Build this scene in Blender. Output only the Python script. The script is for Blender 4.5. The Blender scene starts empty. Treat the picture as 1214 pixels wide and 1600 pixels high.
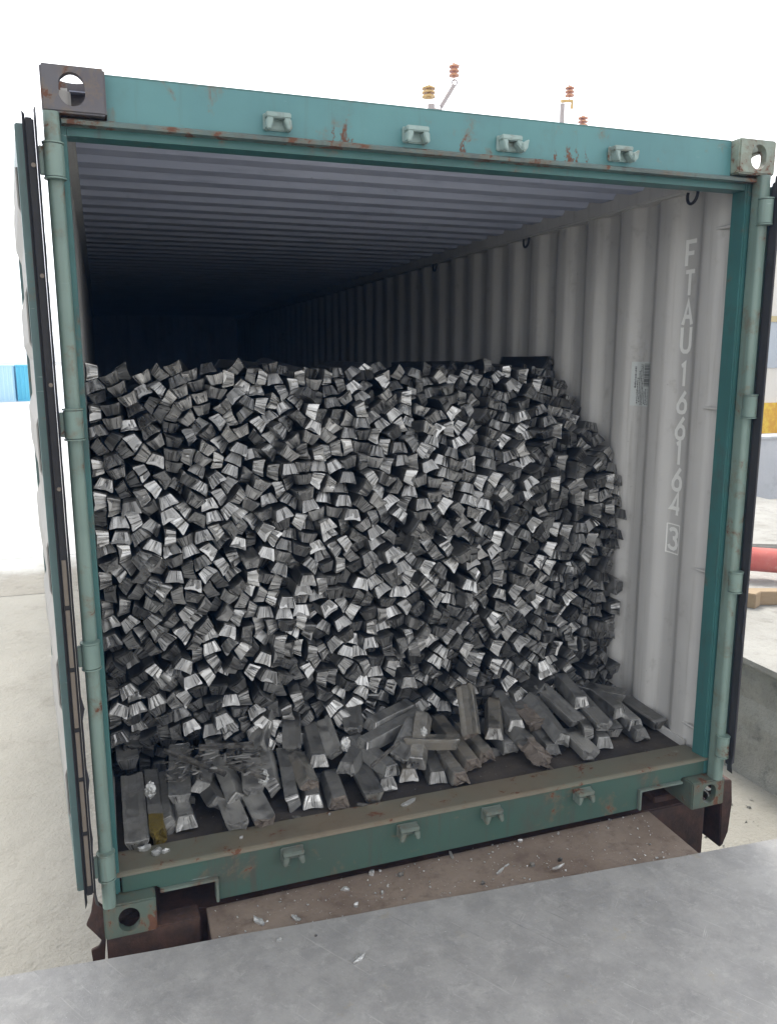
import bpy, bmesh, math, random
from mathutils import Vector, Matrix, Euler
C = bpy.context.scene
COL = C.collection
rad = math.radians

# ------------------------------------------------------------------ camera, sky, sun, exposure
cam_d = bpy.data.cameras.new('camera'); cam = bpy.data.objects.new('camera', cam_d); COL.objects.link(cam)
cam_d.sensor_fit = 'VERTICAL'; cam_d.sensor_height = 24.0; cam_d.lens = 1266.02/1600*24.0
cam_d.clip_start = .05; cam_d.clip_end = 3000
cam.location = (.0992, -2.4610, 1.8311)
cam.rotation_euler = (math.pi/2-.18775, .0022, -.33743)
C.camera = cam
W = bpy.data.worlds.new('World'); C.world = W; W.use_nodes = True
wn = W.node_tree.nodes; wl = W.node_tree.links
sky = wn.new('ShaderNodeTexSky'); sky.sky_type = 'NISHITA'; sky.sun_disc = False
SUN_EL, SUN_ROT = 62, 12
sky.sun_elevation = rad(SUN_EL); sky.sun_rotation = rad(SUN_ROT); sky.air_density = 1.0; sky.dust_density = 1.5; sky.ozone_density = .6
hs = wn.new('ShaderNodeHueSaturation'); hs.inputs['Saturation'].default_value = .05
wl.new(sky.outputs[0], hs.inputs['Color'])
bgn = wn['Background']; bgn.inputs[1].default_value = .15
wl.new(hs.outputs[0], bgn.inputs[0])
sd = bpy.data.lights.new('sun', 'SUN'); sd.energy = 1.0; sd.angle = rad(16); sd.color = (1, .95, .87)
sun = bpy.data.objects.new('sun', sd); COL.objects.link(sun)
_d = Vector((math.sin(rad(SUN_ROT))*math.cos(rad(SUN_EL)), math.cos(rad(SUN_ROT))*math.cos(rad(SUN_EL)), math.sin(rad(SUN_EL))))
sun.rotation_euler = _d.to_track_quat('Z', 'Y').to_euler()
vs_ = C.view_settings
vs_.view_transform = 'Standard'; vs_.look = 'None'; vs_.gamma = 1; vs_.use_curve_mapping = False
vs_.exposure = 1.62

# ------------------------------------------------------------------ node helpers
class T:
    def __init__(s, name, base=(.5,.5,.5), rough=.6, metal=0.0, spec=.5):
        s.m = bpy.data.materials.new(name); s.m.use_nodes = True
        s.t = s.m.node_tree; s.b = s.t.nodes['Principled BSDF']
        s.b.inputs['Base Color'].default_value = (*base, 1); s.b.inputs['Roughness'].default_value = rough
        s.b.inputs['Metallic'].default_value = metal; s.b.inputs['Specular IOR Level'].default_value = spec
    def n(s, ty, **kw):
        nd = s.t.nodes.new(ty)
        for k, v in kw.items(): setattr(nd, k, v)
        return nd
    def inp(s, sock, v):
        if isinstance(v, bpy.types.NodeSocket): s.t.links.new(v, sock)
        elif isinstance(v, (tuple, list)): sock.default_value = (*v, 1) if len(v) == 3 and sock.type == 'RGBA' else v
        else: sock.default_value = v
    def pos(s): return s.n('ShaderNodeNewGeometry').outputs['Position']
    def attr(s, name, out='Vector'): return s.n('ShaderNodeAttribute', attribute_name=name).outputs[out]
    def vmath(s, op, a, b):
        nd = s.n('ShaderNodeVectorMath', operation=op); s.inp(nd.inputs[0], a); s.inp(nd.inputs[1], b); return nd.outputs[0]
    def sep(s, v):
        nd = s.n('ShaderNodeSeparateXYZ'); s.inp(nd.inputs[0], v); return nd.outputs
    def comb(s, x, y, z):
        nd = s.n('ShaderNodeCombineXYZ'); s.inp(nd.inputs[0], x); s.inp(nd.inputs[1], y); s.inp(nd.inputs[2], z); return nd.outputs[0]
    def noise(s, vec, scale=5, detail=5, rough=.6, dist=0):
        nd = s.n('ShaderNodeTexNoise'); s.inp(nd.inputs['Vector'], vec); nd.inputs['Scale'].default_value = scale
        nd.inputs['Detail'].default_value = detail; nd.inputs['Roughness'].default_value = rough; nd.inputs['Distortion'].default_value = dist
        return nd.outputs['Fac']
    def voro(s, vec, scale=5, feature='F1', out='Distance'):
        nd = s.n('ShaderNodeTexVoronoi', feature=feature); s.inp(nd.inputs['Vector'], vec); nd.inputs['Scale'].default_value = scale
        return nd.outputs[out]
    def m2(s, op, a, b=0.0, clamp=False):
        nd = s.n('ShaderNodeMath', operation=op, use_clamp=clamp); s.inp(nd.inputs[0], a); s.inp(nd.inputs[1], b); return nd.outputs[0]
    def sstep(s, v, lo, hi, o0=0.0, o1=1.0):
        nd = s.n('ShaderNodeMapRange', interpolation_type='SMOOTHSTEP'); s.inp(nd.inputs[0], v)
        for i, x in enumerate((lo, hi, o0, o1)): s.inp(nd.inputs[i+1], x)
        return nd.outputs[0]
    def mix(s, f, a, b, mode='MIX'):
        nd = s.n('ShaderNodeMix', data_type='RGBA', blend_type=mode); s.inp(nd.inputs[0], f); s.inp(nd.inputs[6], a); s.inp(nd.inputs[7], b); return nd.outputs[2]
    def bump(s, h, strength=.3, dist=.01, nrm=None):
        nd = s.n('ShaderNodeBump'); nd.inputs['Strength'].default_value = strength; nd.inputs['Distance'].default_value = dist
        s.inp(nd.inputs['Height'], h)
        if nrm: s.inp(nd.inputs['Normal'], nrm)
        return nd.outputs[0]
    def set(s, **kw):
        names = dict(color='Base Color', rough='Roughness', metal='Metallic', normal='Normal', spec='Specular IOR Level')
        for k, v in kw.items(): s.inp(s.b.inputs[names[k]], v)
        return s.m

RUST = (.085, .035, .022); RUST2 = (.16, .07, .035)
def paint(name, col, col2, rust=.62, grime=.35, grimecol=(.07, .06, .05), rough=.45, streak=True, spots=None):
    t = T(name); P = t.pos()
    c = t.mix(t.sstep(t.noise(P, 2.2, 4), .35, .7), col, col2)
    st = t.noise(t.vmath('MULTIPLY', P, (26, 26, 1.6)), 1, 4, .65)
    if streak: c = t.mix(t.m2('MULTIPLY', t.sstep(st, .52, .78), grime), c, grimecol)
    c = t.mix(t.m2('MULTIPLY', t.sstep(t.noise(P, 5.5, 6, .7), .5, .75), grime), c, grimecol)
    r = t.sstep(t.noise(P, 11, 8, .72, .4), rust, rust+.035)
    if spots:
        X = t.sep(P); XW = t.m2('ADD', X[0], t.m2('MULTIPLY', t.m2('SUBTRACT', t.noise(t.vmath('MULTIPLY', P, (30, 30, 22)), 1, 5, .75), .5), .10))
        tot = None
        for (x0, w, ztop, zlo) in spots:
            a = t.m2('DIVIDE', t.m2('ABSOLUTE', t.m2('SUBTRACT', XW, x0)), w)
            zz = t.sstep(X[2], zlo, ztop, 0., 1.)
            v = t.m2('SUBTRACT', 1.0, t.m2('ADD', a, t.m2('MULTIPLY', zz, .75)), True)
            tot = v if tot is None else t.m2('MAXIMUM', tot, v)
        nn = t.noise(t.vmath('MULTIPLY', P, (55, 55, 7)), 1, 5, .7)
        r = t.m2('MAXIMUM', r, t.sstep(t.m2('ADD', t.m2('MULTIPLY', tot, .62), t.m2('MULTIPLY', nn, .6)), .62, .80))
    rc = t.mix(t.noise(P, 40, 4), RUST, RUST2)
    halo = t.m2('MULTIPLY', t.sstep(t.noise(P, 11, 8, .72, .4), rust-.09, rust), .45)
    c = t.mix(halo, c, (.15, .11, .07))
    scr = t.m2('MULTIPLY', t.sstep(t.noise(t.vmath('MULTIPLY', P, (8, 8, 75)), 1, 3, .6), .69, .73), t.sstep(t.noise(P, 4, 3), .48, .6))
    c = t.mix(t.m2('MULTIPLY', scr, .6), c, t.mix(.5, c, (.5, .55, .53)))
    c = t.mix(r, c, rc)
    h = t.m2('ADD', t.m2('MULTIPLY', t.noise(P, 60, 4), .25), t.m2('MULTIPLY', r, -.5))
    return t.set(color=c, rough=t.m2('ADD', rough, t.m2('MULTIPLY', r, .35)), normal=t.bump(h, .25, .004))

M = {}
M['header'] = paint('teal paint header', (.088, .225, .228), (.075, .195, .205), .68, .22,
                    spots=[(.845, .035, 2.62, 2.455), (.805, .012, 2.60, 2.455), (.83, .07, 2.49, 2.455), (1.235, .012, 2.62, 2.455), (1.22, .10, 2.485, 2.455), (1.04, .05, 2.485, 2.455),
                           (1.56, .018, 2.54, 2.455), (1.61, .018, 2.60, 2.455), (1.635, .015, 2.58, 2.455), (1.63, .11, 2.485, 2.455), (1.68, .010, 2.59, 2.455)])
M['lip'] = paint('worn header lip', (.115, .18, .172), (.08, .10, .095), .56, .7)
M['teal'] = paint('teal paint frame', (.05, .152, .145), (.043, .125, .12), .67, .5)
M['dooredge'] = paint('dull door edge paint', (.10, .165, .16), (.085, .14, .135), .66, .5)
M['sillf'] = paint('teal paint sill front', (.046, .098, .078), (.055, .085, .068), .64, .7)
M['sillt'] = paint('worn sill top', (.135, .135, .10), (.165, .135, .095), .59, .6, (.09, .07, .05), .6, False)
M['pale'] = paint('lit pale green paint', (.175, .245, .21), (.13, .195, .17), .62, .6, (.10, .10, .08))  # frame teal made lighter: light on the hinge tubes put into colour
M['keeper'] = paint('faded lock keeper paint', (.30, .40, .38), (.22, .30, .28), .63, .5)
M['keeperl'] = paint('dirty lock keeper paint', (.15, .19, .16), (.12, .14, .12), .60, .6)
M['cast_tl'] = paint('worn casting paint', (.10, .10, .11), (.075, .055, .06), .55, .5)
M['cast_tr'] = paint('faded casting paint', (.25, .30, .24), (.20, .24, .20), .54, .5, (.12, .09, .07))
M['cast_b'] = paint('dark green casting paint', (.09, .125, .10), (.10, .10, .08), .56, .6)

def wallpaint(name, a, b, dirt):
    t = T(name); P = t.pos()
    c = t.mix(t.sstep(t.noise(P, 1.6, 4), .3, .7), a, b)
    c = t.mix(t.m2('MULTIPLY', t.sstep(t.noise(t.vmath('MULTIPLY', P, (3, 30, 1.2)), 1, 5, .65), .5, .8), .55), c, dirt)
    c = t.mix(t.m2('MULTIPLY', t.sstep(t.noise(P, 9, 7, .7), .56, .75), .5), c, dirt)
    c = t.mix(t.sstep(t.noise(P, 38, 5, .7), .71, .74), c, (.05, .045, .045))
    sc = t.sstep(t.noise(t.vmath('MULTIPLY', P, (10, 9, 70)), 1, 3), .74, .78)
    c = t.mix(t.m2('MULTIPLY', sc, .5), c, (.08, .075, .07))
    return t.set(color=c, rough=.62, normal=t.bump(t.noise(P, 3, 3), .12, .02))
M['wall'] = wallpaint('grey wall paint', (.55, .54, .515), (.50, .49, .47), (.28, .265, .235))
M['roofp'] = wallpaint('blue grey roof paint', (.44, .47, .57), (.39, .42, .52), (.20, .22, .29))
M['doorin'] = wallpaint('pale door paint', (.36, .345, .32), (.32, .31, .29), (.25, .22, .20))
M['white'] = T('white lettering paint', (.84, .84, .80), .6).m
M['label'] = T('white label', (.56, .59, .57), .5).m
M['ink'] = T('black ink', (.06, .06, .06), .6).m
def rubber():
    t = T('black rubber'); P = t.pos()
    c = t.mix(t.noise(P, 12, 5), (.018, .018, .022), (.045, .042, .044))
    return t.set(color=c, rough=.6, normal=t.bump(t.noise(P, 30, 4), .3, .005))
M['rubber'] = rubber()
def ragged():
    t = T('rusty dark steel'); P = t.pos()
    c = t.mix(t.sstep(t.noise(P, 9, 6, .7), .35, .7), (.045, .028, .022), (.10, .05, .035))
    return t.set(color=c, rough=.8, normal=t.bump(t.noise(P, 45, 6, .7), .5, .006))
M['rusty'] = ragged()
def strip():
    t = T('weathered metal strip'); P = t.pos()
    c = t.mix(t.noise(P, 16, 6, .7), (.19, .15, .12), (.34, .29, .23))
    return t.set(color=c, rough=.6)
M['strip'] = strip()

def alu(name, dust=0.0, dustcol=(.10, .09, .075), sidecol=(.095, .095, .094), tlo=.19, thi=.46, bs=.6):
    t = T(name); lc = t.attr('lc'); em = t.attr('endm', 'Fac')
    rnd = t.n('ShaderNodeObjectInfo').outputs['Random']; isl = t.n('ShaderNodeNewGeometry').outputs['Random Per Island']
    r = t.m2('FRACT', t.m2('ADD', t.m2('MULTIPLY', rnd, 7.3), t.m2('MULTIPLY', isl, 5.7)))
    off = t.vmath('MULTIPLY', t.comb(r, r, r), (31., 17., 23.)); v = t.vmath('ADD', lc, off)
    s = t.sep(lc)
    # casting ripples across the sloping ends
    wob = t.m2('MULTIPLY', t.noise(v, 30, 1), .003)
    u = t.m2('ADD', t.m2('ADD', t.m2('MULTIPLY', t.attr('sx', 'Fac'), .04), wob), t.m2('MULTIPLY', r, 9.))
    rib = t.noise(t.comb(u, t.m2('MULTIPLY', s[2], .05), r), 40, 1.4, .45)
    line = t.m2('SUBTRACT', 1.0, t.sstep(t.m2('ABSOLUTE', t.m2('SUBTRACT', rib, .5)),   .005, .026))
    line = t.m2('MULTIPLY', t.m2('MULTIPLY', line, em), t.sstep(t.noise(v, 20, 2), .30, .46))
    blot = t.noise(v, 26, 5, .65); fine = t.noise(v, 140, 4, .7)
    tone = t.sstep(r, 0., 1., tlo, thi)
    tone = t.m2('MULTIPLY', tone, t.sstep(blot, .25, .75, .82, 1.12))
    tone = t.m2('MULTIPLY', tone, t.sstep(t.noise(t.comb(u, 0., r), 22, 1.0), .3, .7, .62, 1.3))
    g = t.comb(t.m2('MULTIPLY', tone, 1.0), t.m2('MULTIPLY', tone, .99), t.m2('MULTIPLY', tone, .965))
    side = t.mix(t.m2('MULTIPLY', t.m2('SUBTRACT', 1.0, em), .6), g, sidecol)  # sides darker than ends: shade from the dark interior put into colour
    edge = t.m2('MULTIPLY', t.m2('MULTIPLY', em, t.m2('SUBTRACT', 1.0, em)), 2.6, True)
    c = t.mix(t.m2('MULTIPLY', line, .88), side, (.03, .03, .03))
    c = t.mix(t.m2('MULTIPLY', edge, .9), c, (.80, .80, .78))  # pale rim colour paints the highlight on the end chamfer
    d = t.m2('MULTIPLY', t.sstep(t.noise(v, 11, 5, .65), .36, .62), dust)
    pits = t.m2('MULTIPLY', t.sstep(t.voro(v, 85), .0, .16, 1., 0.), t.sstep(t.noise(v, 14), .5, .6))
    c = t.mix(d, c, dustcol)
    c = t.mix(t.m2('MULTIPLY', pits, .55), c, (.02, .018, .016))
    ro = t.m2('ADD', t.sstep(blot, .3, .7, .22, .40), t.m2('MULTIPLY', t.m2('SUBTRACT', 1.0, em), .10))
    d = t.m2('MULTIPLY', d, t.m2('SUBTRACT', 1.0, t.m2('MULTIPLY', edge, 1.6, True), True))
    ro = t.m2('SUBTRACT', t.m2('ADD', ro, t.m2('MULTIPLY', d, .3), True), t.m2('MULTIPLY', edge, .15), True)
    h = t.m2('ADD', t.m2('MULTIPLY', t.m2('MULTIPLY', rib, em), .8), t.m2('MULTIPLY', t.m2('ADD', t.m2('MULTIPLY', fine, .06), t.m2('MULTIPLY', blot, .45)), t.m2('SUBTRACT', 1.0, t.m2('MULTIPLY', em, .75))))
    h = t.m2('SUBTRACT', h, t.m2('MULTIPLY', pits, .3))
    return t.set(color=c, rough=ro, metal=t.m2('MULTIPLY', t.m2('SUBTRACT', 1.0, t.m2('MULTIPLY', d, .85)), .94), normal=t.bump(h, bs, .008))
M['alu'] = alu('cast aluminium', .16)
M['alud'] = alu('dusty cast aluminium', .62, (.135, .128, .113), (.12, .118, .11), .36, .68, .35)
M['alub'] = alu('brown dusted aluminium', .92, (.175, .155, .125), (.24, .225, .19), .36, .55, .3)
M['alup'] = alu('pale dusted aluminium', .85, (.30, .29, .265), (.33, .325, .31), .4, .6, .3)
M['alus'] = alu('cleaner cast aluminium', .5, (.12, .117, .105), (.17, .167, .16), .5, .8, .35)
def fract(name, a, b):
    t = T(name); P = t.attr('lc')
    n1 = t.noise(P, 60, 6, .7)
    c = t.mix(n1, a, b)
    return t.set(color=c, rough=.55, metal=.45, normal=t.bump(t.noise(P, 110, 6, .75), .9, .012))
M['frac'] = fract('grainy fracture', (.13, .127, .12), (.45, .44, .42))
M['fracr'] = fract('reddish fracture', (.12, .09, .07), (.34, .30, .26))
M['yellow'] = fract('flaking yellow paint', (.30, .21, .02), (.05, .045, .03))
def scrapm():
    t = T('bright scrap'); P = t.pos()
    return t.set(color=t.mix(t.noise(P, 90, 5), (.38, .38, .37), (.78, .78, .76)), rough=t.sstep(t.noise(P, 50), .3, .7, .25, .6), metal=.75, normal=t.bump(t.noise(P, 120, 5, .7), .7, .006))
M['scrap'] = scrapm()
def slagm():
    t = T('dull slag'); P = t.pos()
    return t.set(color=t.mix(t.sstep(t.noise(P, 30, 5), .35, .65), (.04, .038, .035), (.17, .16, .145)), rough=.6, metal=.35, normal=t.bump(t.noise(P, 110, 5, .7), .7, .006))
M['slag'] = slagm()

def floorm():
    t = T('grimy floor boards'); P = t.pos()
    c = t.mix(t.sstep(t.noise(P, 4, 6, .65), .35, .7), (.030, .025, .022), (.075, .062, .05))
    c = t.mix(t.m2('MULTIPLY', t.sstep(t.noise(P, 60, 5, .7), .62, .72), .5), c, (.2, .19, .17))
    return t.set(color=c, rough=.7, normal=t.bump(t.noise(P, 50, 5), .4, .005))
M['floor'] = floorm()
def deckm():
    t = T('dusty rusted deck'); P = t.pos()
    c = t.mix(t.sstep(t.noise(P, 3, 6, .65), .3, .7), (.16, .118, .09), (.235, .185, .145))
    c = t.mix(t.m2('MULTIPLY', t.sstep(t.noise(P, 14, 6, .7), .5, .7), .6), c, (.10, .068, .052))
    c = t.mix(t.sstep(t.voro(P, 75), .0, .10, .7, 0.), c, (.35, .33, .30))
    return t.set(color=c, rough=.85, normal=t.bump(t.noise(P, 70, 6, .7), .6, .006))
M['deck'] = deckm()
def dockm():
    t = T('scuffed grey steel plate'); P = t.pos()
    c = t.mix(t.sstep(t.noise(P, 5, 9, .78), .38, .62), (.235, .23, .222), (.30, .293, .28))
    c = t.mix(t.m2('MULTIPLY', t.sstep(t.noise(P, 15, 9, .8, .4), .50, .66), .45), c, (.40, .39, .37))
    c = t.mix(t.m2('MULTIPLY', t.sstep(t.noise(t.vmath('ADD', P, (3, 7, 0)), 8, 9, .8, .3), .54, .70), .5), c, (.15, .15, .152))
    rot = t.n('ShaderNodeVectorRotate', rotation_type='Z_AXIS'); t.inp(rot.inputs['Vector'], P); rot.inputs['Angle'].default_value = rad(-32)
    for sc_, lo, w_, col in ((95, .60, .42, (.46, .45, .42)), (150, .63, .5, (.50, .49, .46)), (70, .61, .4, (.09, .09, .095))):
        v_ = t.vmath('ADD', t.vmath('MULTIPLY', rot.outputs[0], (sc_, 2.6, 1)), (sc_, 3, 0))
        c = t.mix(t.m2('MULTIPLY', t.m2('MULTIPLY', t.sstep(t.noise(v_, 1, 4, .6), lo, lo+.09), t.sstep(t.noise(t.vmath('ADD', P, (sc_, 0, 0)), 3.1, 4), .44, .60)), w_), c, col)
    rot2 = t.n('ShaderNodeVectorRotate', rotation_type='Z_AXIS'); t.inp(rot2.inputs['Vector'], P); rot2.inputs['Angle'].default_value = rad(48)
    v_ = t.vmath('MULTIPLY', rot2.outputs[0], (130, 3.5, 1))
    c = t.mix(t.m2('MULTIPLY', t.m2('MULTIPLY', t.sstep(t.noise(v_, 1, 3, .6), .66, .72), t.sstep(t.noise(P, 4.3, 3), .5, .6)), .5), c, (.5, .49, .46))
    c = t.mix(t.m2('MULTIPLY', t.sstep(t.noise(t.vmath('ADD', P, (9, 2, 0)), 5, 7, .7), .60, .70), .45), c, (.30, .255, .16))
    c = t.mix(t.sstep(t.voro(t.vmath('ADD', P, t.vmath('MULTIPLY', t.comb(t.noise(P, 20), t.noise(P, 23), 0), (.06, .06, 0))), 26), .0, .06, .75, 0.), c, (.52, .51, .48))
    c = t.mix(t.sstep(t.noise(P, 130, 3, .6), .68, .74), c, (.48, .47, .44))
    return t.set(color=c, rough=t.sstep(t.noise(P, 6, 6), .3, .7, .38, .72), normal=t.bump(t.m2('ADD', t.noise(P, 90, 5, .7), t.m2('MULTIPLY', t.noise(P, 4, 4), 2.2)), .28, .006))
M['dock'] = dockm()
def conc(name, a, b, dark, scale=1.0, bumps=.5, grit=.5):
    t = T(name); P = t.pos()
    c = t.mix(t.sstep(t.noise(P, .5*scale, 6, .65), .35, .65), a, b)
    c = t.mix(t.m2('MULTIPLY', t.sstep(t.noise(P, 2.3*scale, 7, .72), .5, .72), .6), c, dark)
    c = t.mix(t.m2('MULTIPLY', t.sstep(t.noise(P, 22*scale, 6, .75), .56, .7), grit), c, dark)
    h = t.m2('ADD', t.m2('MULTIPLY', t.noise(P, 6*scale, 5, .65), 1.0), t.m2('MULTIPLY', t.noise(P, 40*scale, 4, .7), .35))
    return t.set(color=c, rough=.9, spec=.25, normal=t.bump(h, bumps, .03))
M['ground'] = conc('yard concrete', (.36, .343, .30), (.32, .305, .265), (.24, .222, .185), 1, .9, .45)
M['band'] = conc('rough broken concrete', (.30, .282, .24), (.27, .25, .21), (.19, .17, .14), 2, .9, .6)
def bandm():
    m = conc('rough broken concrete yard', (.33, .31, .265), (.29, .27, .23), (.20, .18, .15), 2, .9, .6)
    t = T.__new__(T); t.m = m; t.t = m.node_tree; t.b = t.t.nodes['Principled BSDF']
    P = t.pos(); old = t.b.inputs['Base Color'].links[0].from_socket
    f = t.sstep(t.m2('ADD', t.sep(P)[1], t.m2('MULTIPLY', t.noise(P, 1.2, 6, .7), 2.4)), 10.6, 12.2)  # rough concrete fades into the painted glare of the far ground
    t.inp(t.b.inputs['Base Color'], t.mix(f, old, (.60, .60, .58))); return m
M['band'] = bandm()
M['lit_yard'] = conc('overexposed concrete tone', (.62, .62, .60), (.58, .58, .56), (.48, .48, .46), .5, .2, .2)  # paler colour carries the glare of the overexposed far yard
M['wallc'] = conc('stained wall concrete', (.50, .49, .45), (.34, .335, .30), (.11, .115, .10), 2.6, 1.0, .5)
M['wallt'] = conc('dusty wall top', (.40, .39, .36), (.32, .31, .28), (.18, .165, .14), 2, .7, .4)
M['greyw'] = conc('pale grey cement', (.50, .51, .53), (.44, .45, .47), (.34, .35, .36), 1.5, .4, .3)
M['build'] = T('cream render', (.72, .68, .60), .8).m
def yel():
    t = T('yellow paint'); P = t.pos()
    return t.set(color=t.mix(t.sstep(t.noise(P, 5, 6, .7), .4, .65), (.66, .34, .008), (.80, .56, .04)), rough=.8)
M['yelband'] = yel()
M['frame'] = T('yellow window frame', (.55, .45, .22), .7).m
M['glass'] = T('pale window glass', (.45, .48, .50), .12).m
def woodm():
    t = T('sawn timber'); P = t.pos()
    return t.set(color=t.mix(t.noise(t.vmath('MULTIPLY', P, (3, 30, 30)), 1, 4), (.36, .27, .17), (.24, .17, .10)), rough=.85)
M['wood'] = woodm()
M['red'] = conc('faded red plastic', (.50, .11, .09), (.55, .20, .17), (.60, .40, .36), 2, .1, .3)
M['blue'] = T('light blue container paint', (.52, .72, .80), .6).m
M['cyan'] = T('cyan container paint', (.13, .52, .66), .6).m
M['insul'] = T('brown porcelain', (.52, .24, .09), .35).m
M['insuly'] = T('ochre porcelain', (.58, .38, .10), .35).m
M['galv'] = T('weathered galvanised steel', (.40, .34, .30), .6).m
M['wire'] = T('thin cable', (.30, .30, .30), .6).m
M['steel'] = T('dark lashing steel', (.05, .05, .055), .5, .5).m

# ------------------------------------------------------------------ mesh helpers
def box(bm, lo, hi):
    v = [bm.verts.new((x, y, z)) for x in (lo[0], hi[0]) for y in (lo[1], hi[1]) for z in (lo[2], hi[2])]
    for f in ((0,1,3,2), (4,6,7,5), (0,4,5,1), (2,3,7,6), (0,2,6,4), (1,5,7,3)): bm.faces.new([v[i] for i in f])
    return v
def tube(bm, pts, r, seg=10, cap=True):
    pts = [Vector(p) for p in pts]; rings = []
    for i, p in enumerate(pts):
        d = (pts[min(i+1, len(pts)-1)]-pts[max(i-1, 0)]).normalized()
        a = d.orthogonal().normalized() if i == 0 else (rings_a-d*rings_a.dot(d)).normalized()
        rings_a = a; b = d.cross(a); rr = r[i] if isinstance(r, (list, tuple)) else r
        rings.append([bm.verts.new(p+(a*math.cos(2*math.pi*k/seg)+b*math.sin(2*math.pi*k/seg))*rr) for k in range(seg)])
    for A, B in zip(rings, rings[1:]):
        for k in range(seg): bm.faces.new((A[k], A[(k+1)%seg], B[(k+1)%seg], B[k]))
    if cap: bm.faces.new(rings[0][::-1]); bm.faces.new(rings[-1])
def prism(bm, poly, axis, a, b):
    """extrude a 2-D outline along an axis (0: outline in yz, 1: in xz, 2: in xy)"""
    def P(u, v, w): return (w, u, v) if axis == 0 else ((u, w, v) if axis == 1 else (u, v, w))
    A = [bm.verts.new(P(u, v, a)) for u, v in poly]; B = [bm.verts.new(P(u, v, b)) for u, v in poly]
    n = len(poly); bm.faces.new(A); bm.faces.new(B[::-1])
    for i in range(n): bm.faces.new((A[i], A[(i+1)%n], B[(i+1)%n], B[i]))
def bevel(bm, off, ang=40, seg=2):
    bmesh.ops.recalc_face_normals(bm, faces=bm.faces); bm.normal_update()
    es = [e for e in bm.edges if len(e.link_faces) == 2 and e.calc_face_angle() > rad(ang)]
    bmesh.ops.bevel(bm, geom=es, offset=off, segments=seg, affect='EDGES', clamp_overlap=True)
def mesh(name, bm, mats, fix=True):
    if fix: bmesh.ops.recalc_face_normals(bm, faces=bm.faces)
    me = bpy.data.meshes.new(name); bm.to_mesh(me); bm.free()
    for m in (mats if isinstance(mats, (list, tuple)) else [mats]): me.materials.append(m)
    return me
def mk(name, bm, m, parent=None, smooth=False, bev=0, ang=40):
    if bev: bevel(bm, bev, ang)
    me = mesh(name, bm, m)
    if smooth:
        for p in me.polygons: p.use_smooth = True
        me.set_sharp_from_angle(angle=rad(50))
    o = bpy.data.objects.new(name, me); COL.objects.link(o)
    if parent:
        o.parent = parent; q = parent; v = Vector(parent.location)
        while q.parent: q = q.parent; v = v+Vector(q.location)*0
        o.matrix_parent_inverse = PM[parent.name].inverted() if parent.name in PM else Matrix()
    return o
PM = {}
def empty(name, loc, label, cat, group=None):
    o = bpy.data.objects.new(name, None); COL.objects.link(o); o.location = loc; o['label'] = label; o['category'] = cat
    o.empty_display_size = .1
    if group: o['group'] = group
    PM[o.name] = Matrix.Translation(Vector(loc)); return o
def tag(o, label, cat, group=None, kind=None):
    o['label'] = label; o['category'] = cat
    if group: o['group'] = group
    if kind: o['kind'] = kind
    return o
def struct(o): o['kind'] = 'structure'; return o
def bx(name, lo, hi, m, parent=None, bev=0):
    bm = bmesh.new(); box(bm, lo, hi); return mk(name, bm, m, parent, bev=bev)
def stuff(o, label, cat): tag(o, label, cat); o['kind'] = 'stuff'; return o

# ------------------------------------------------------------------ ground
def sheet(name, pts, z, m):
    bm = bmesh.new(); bm.faces.new([bm.verts.new((x, y, z)) for x, y in pts]); o = mk(name, bm, m); return struct(o)
GZ = -1.2
sheet('ground', [(-600, -300), (600, -300), (600, 900), (-600, 900)], GZ, M['ground'])
random.seed(5)
edge = [(-60+i*3, 8.7+random.uniform(-.12, .12)) for i in range(20)]
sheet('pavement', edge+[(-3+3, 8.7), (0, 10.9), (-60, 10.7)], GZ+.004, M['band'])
sheet('bright_ground', [(-300, 10.75), (0, 10.9), (2, 10.9), (2, 400), (-300, 400)], GZ+.008, M['lit_yard'])  # same yard ground, its bright light put into a lighter sheet

# ------------------------------------------------------------------ dock plate in front
def dockplate():
    def E(x): return -.074-(x+.032)*(.272-.074)/(2.466+.032)+.0
    bm = bmesh.new()
    xs = [-3, -1.5]+[-.6+.2*i for i in range(19)]+[4, 6]
    random.seed(3)
    top = [(x, E(x)+random.uniform(-.003, .003)) for x in xs]
    prism(bm, top+[(6, -6), (-3, -6)], 2, -.011, 0.0)
    o = mk('loading_dock', bm, M['dock'], bev=.003, ang=60)
    return struct(o)
dockplate()
b = bmesh.new(); box(b, (-3, -6, GZ), (6, -.62, -.0125)); struct(mk('dock_wall', b, M['wallc']))

# ------------------------------------------------------------------ container
HC, WD, LN = 2.591, 2.438, 12.19
ct = empty('shipping_container', (WD/2, 0, 0), 'open green shipping container with grey corrugated inside, loaded with stacked metal ingots', 'container')

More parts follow.
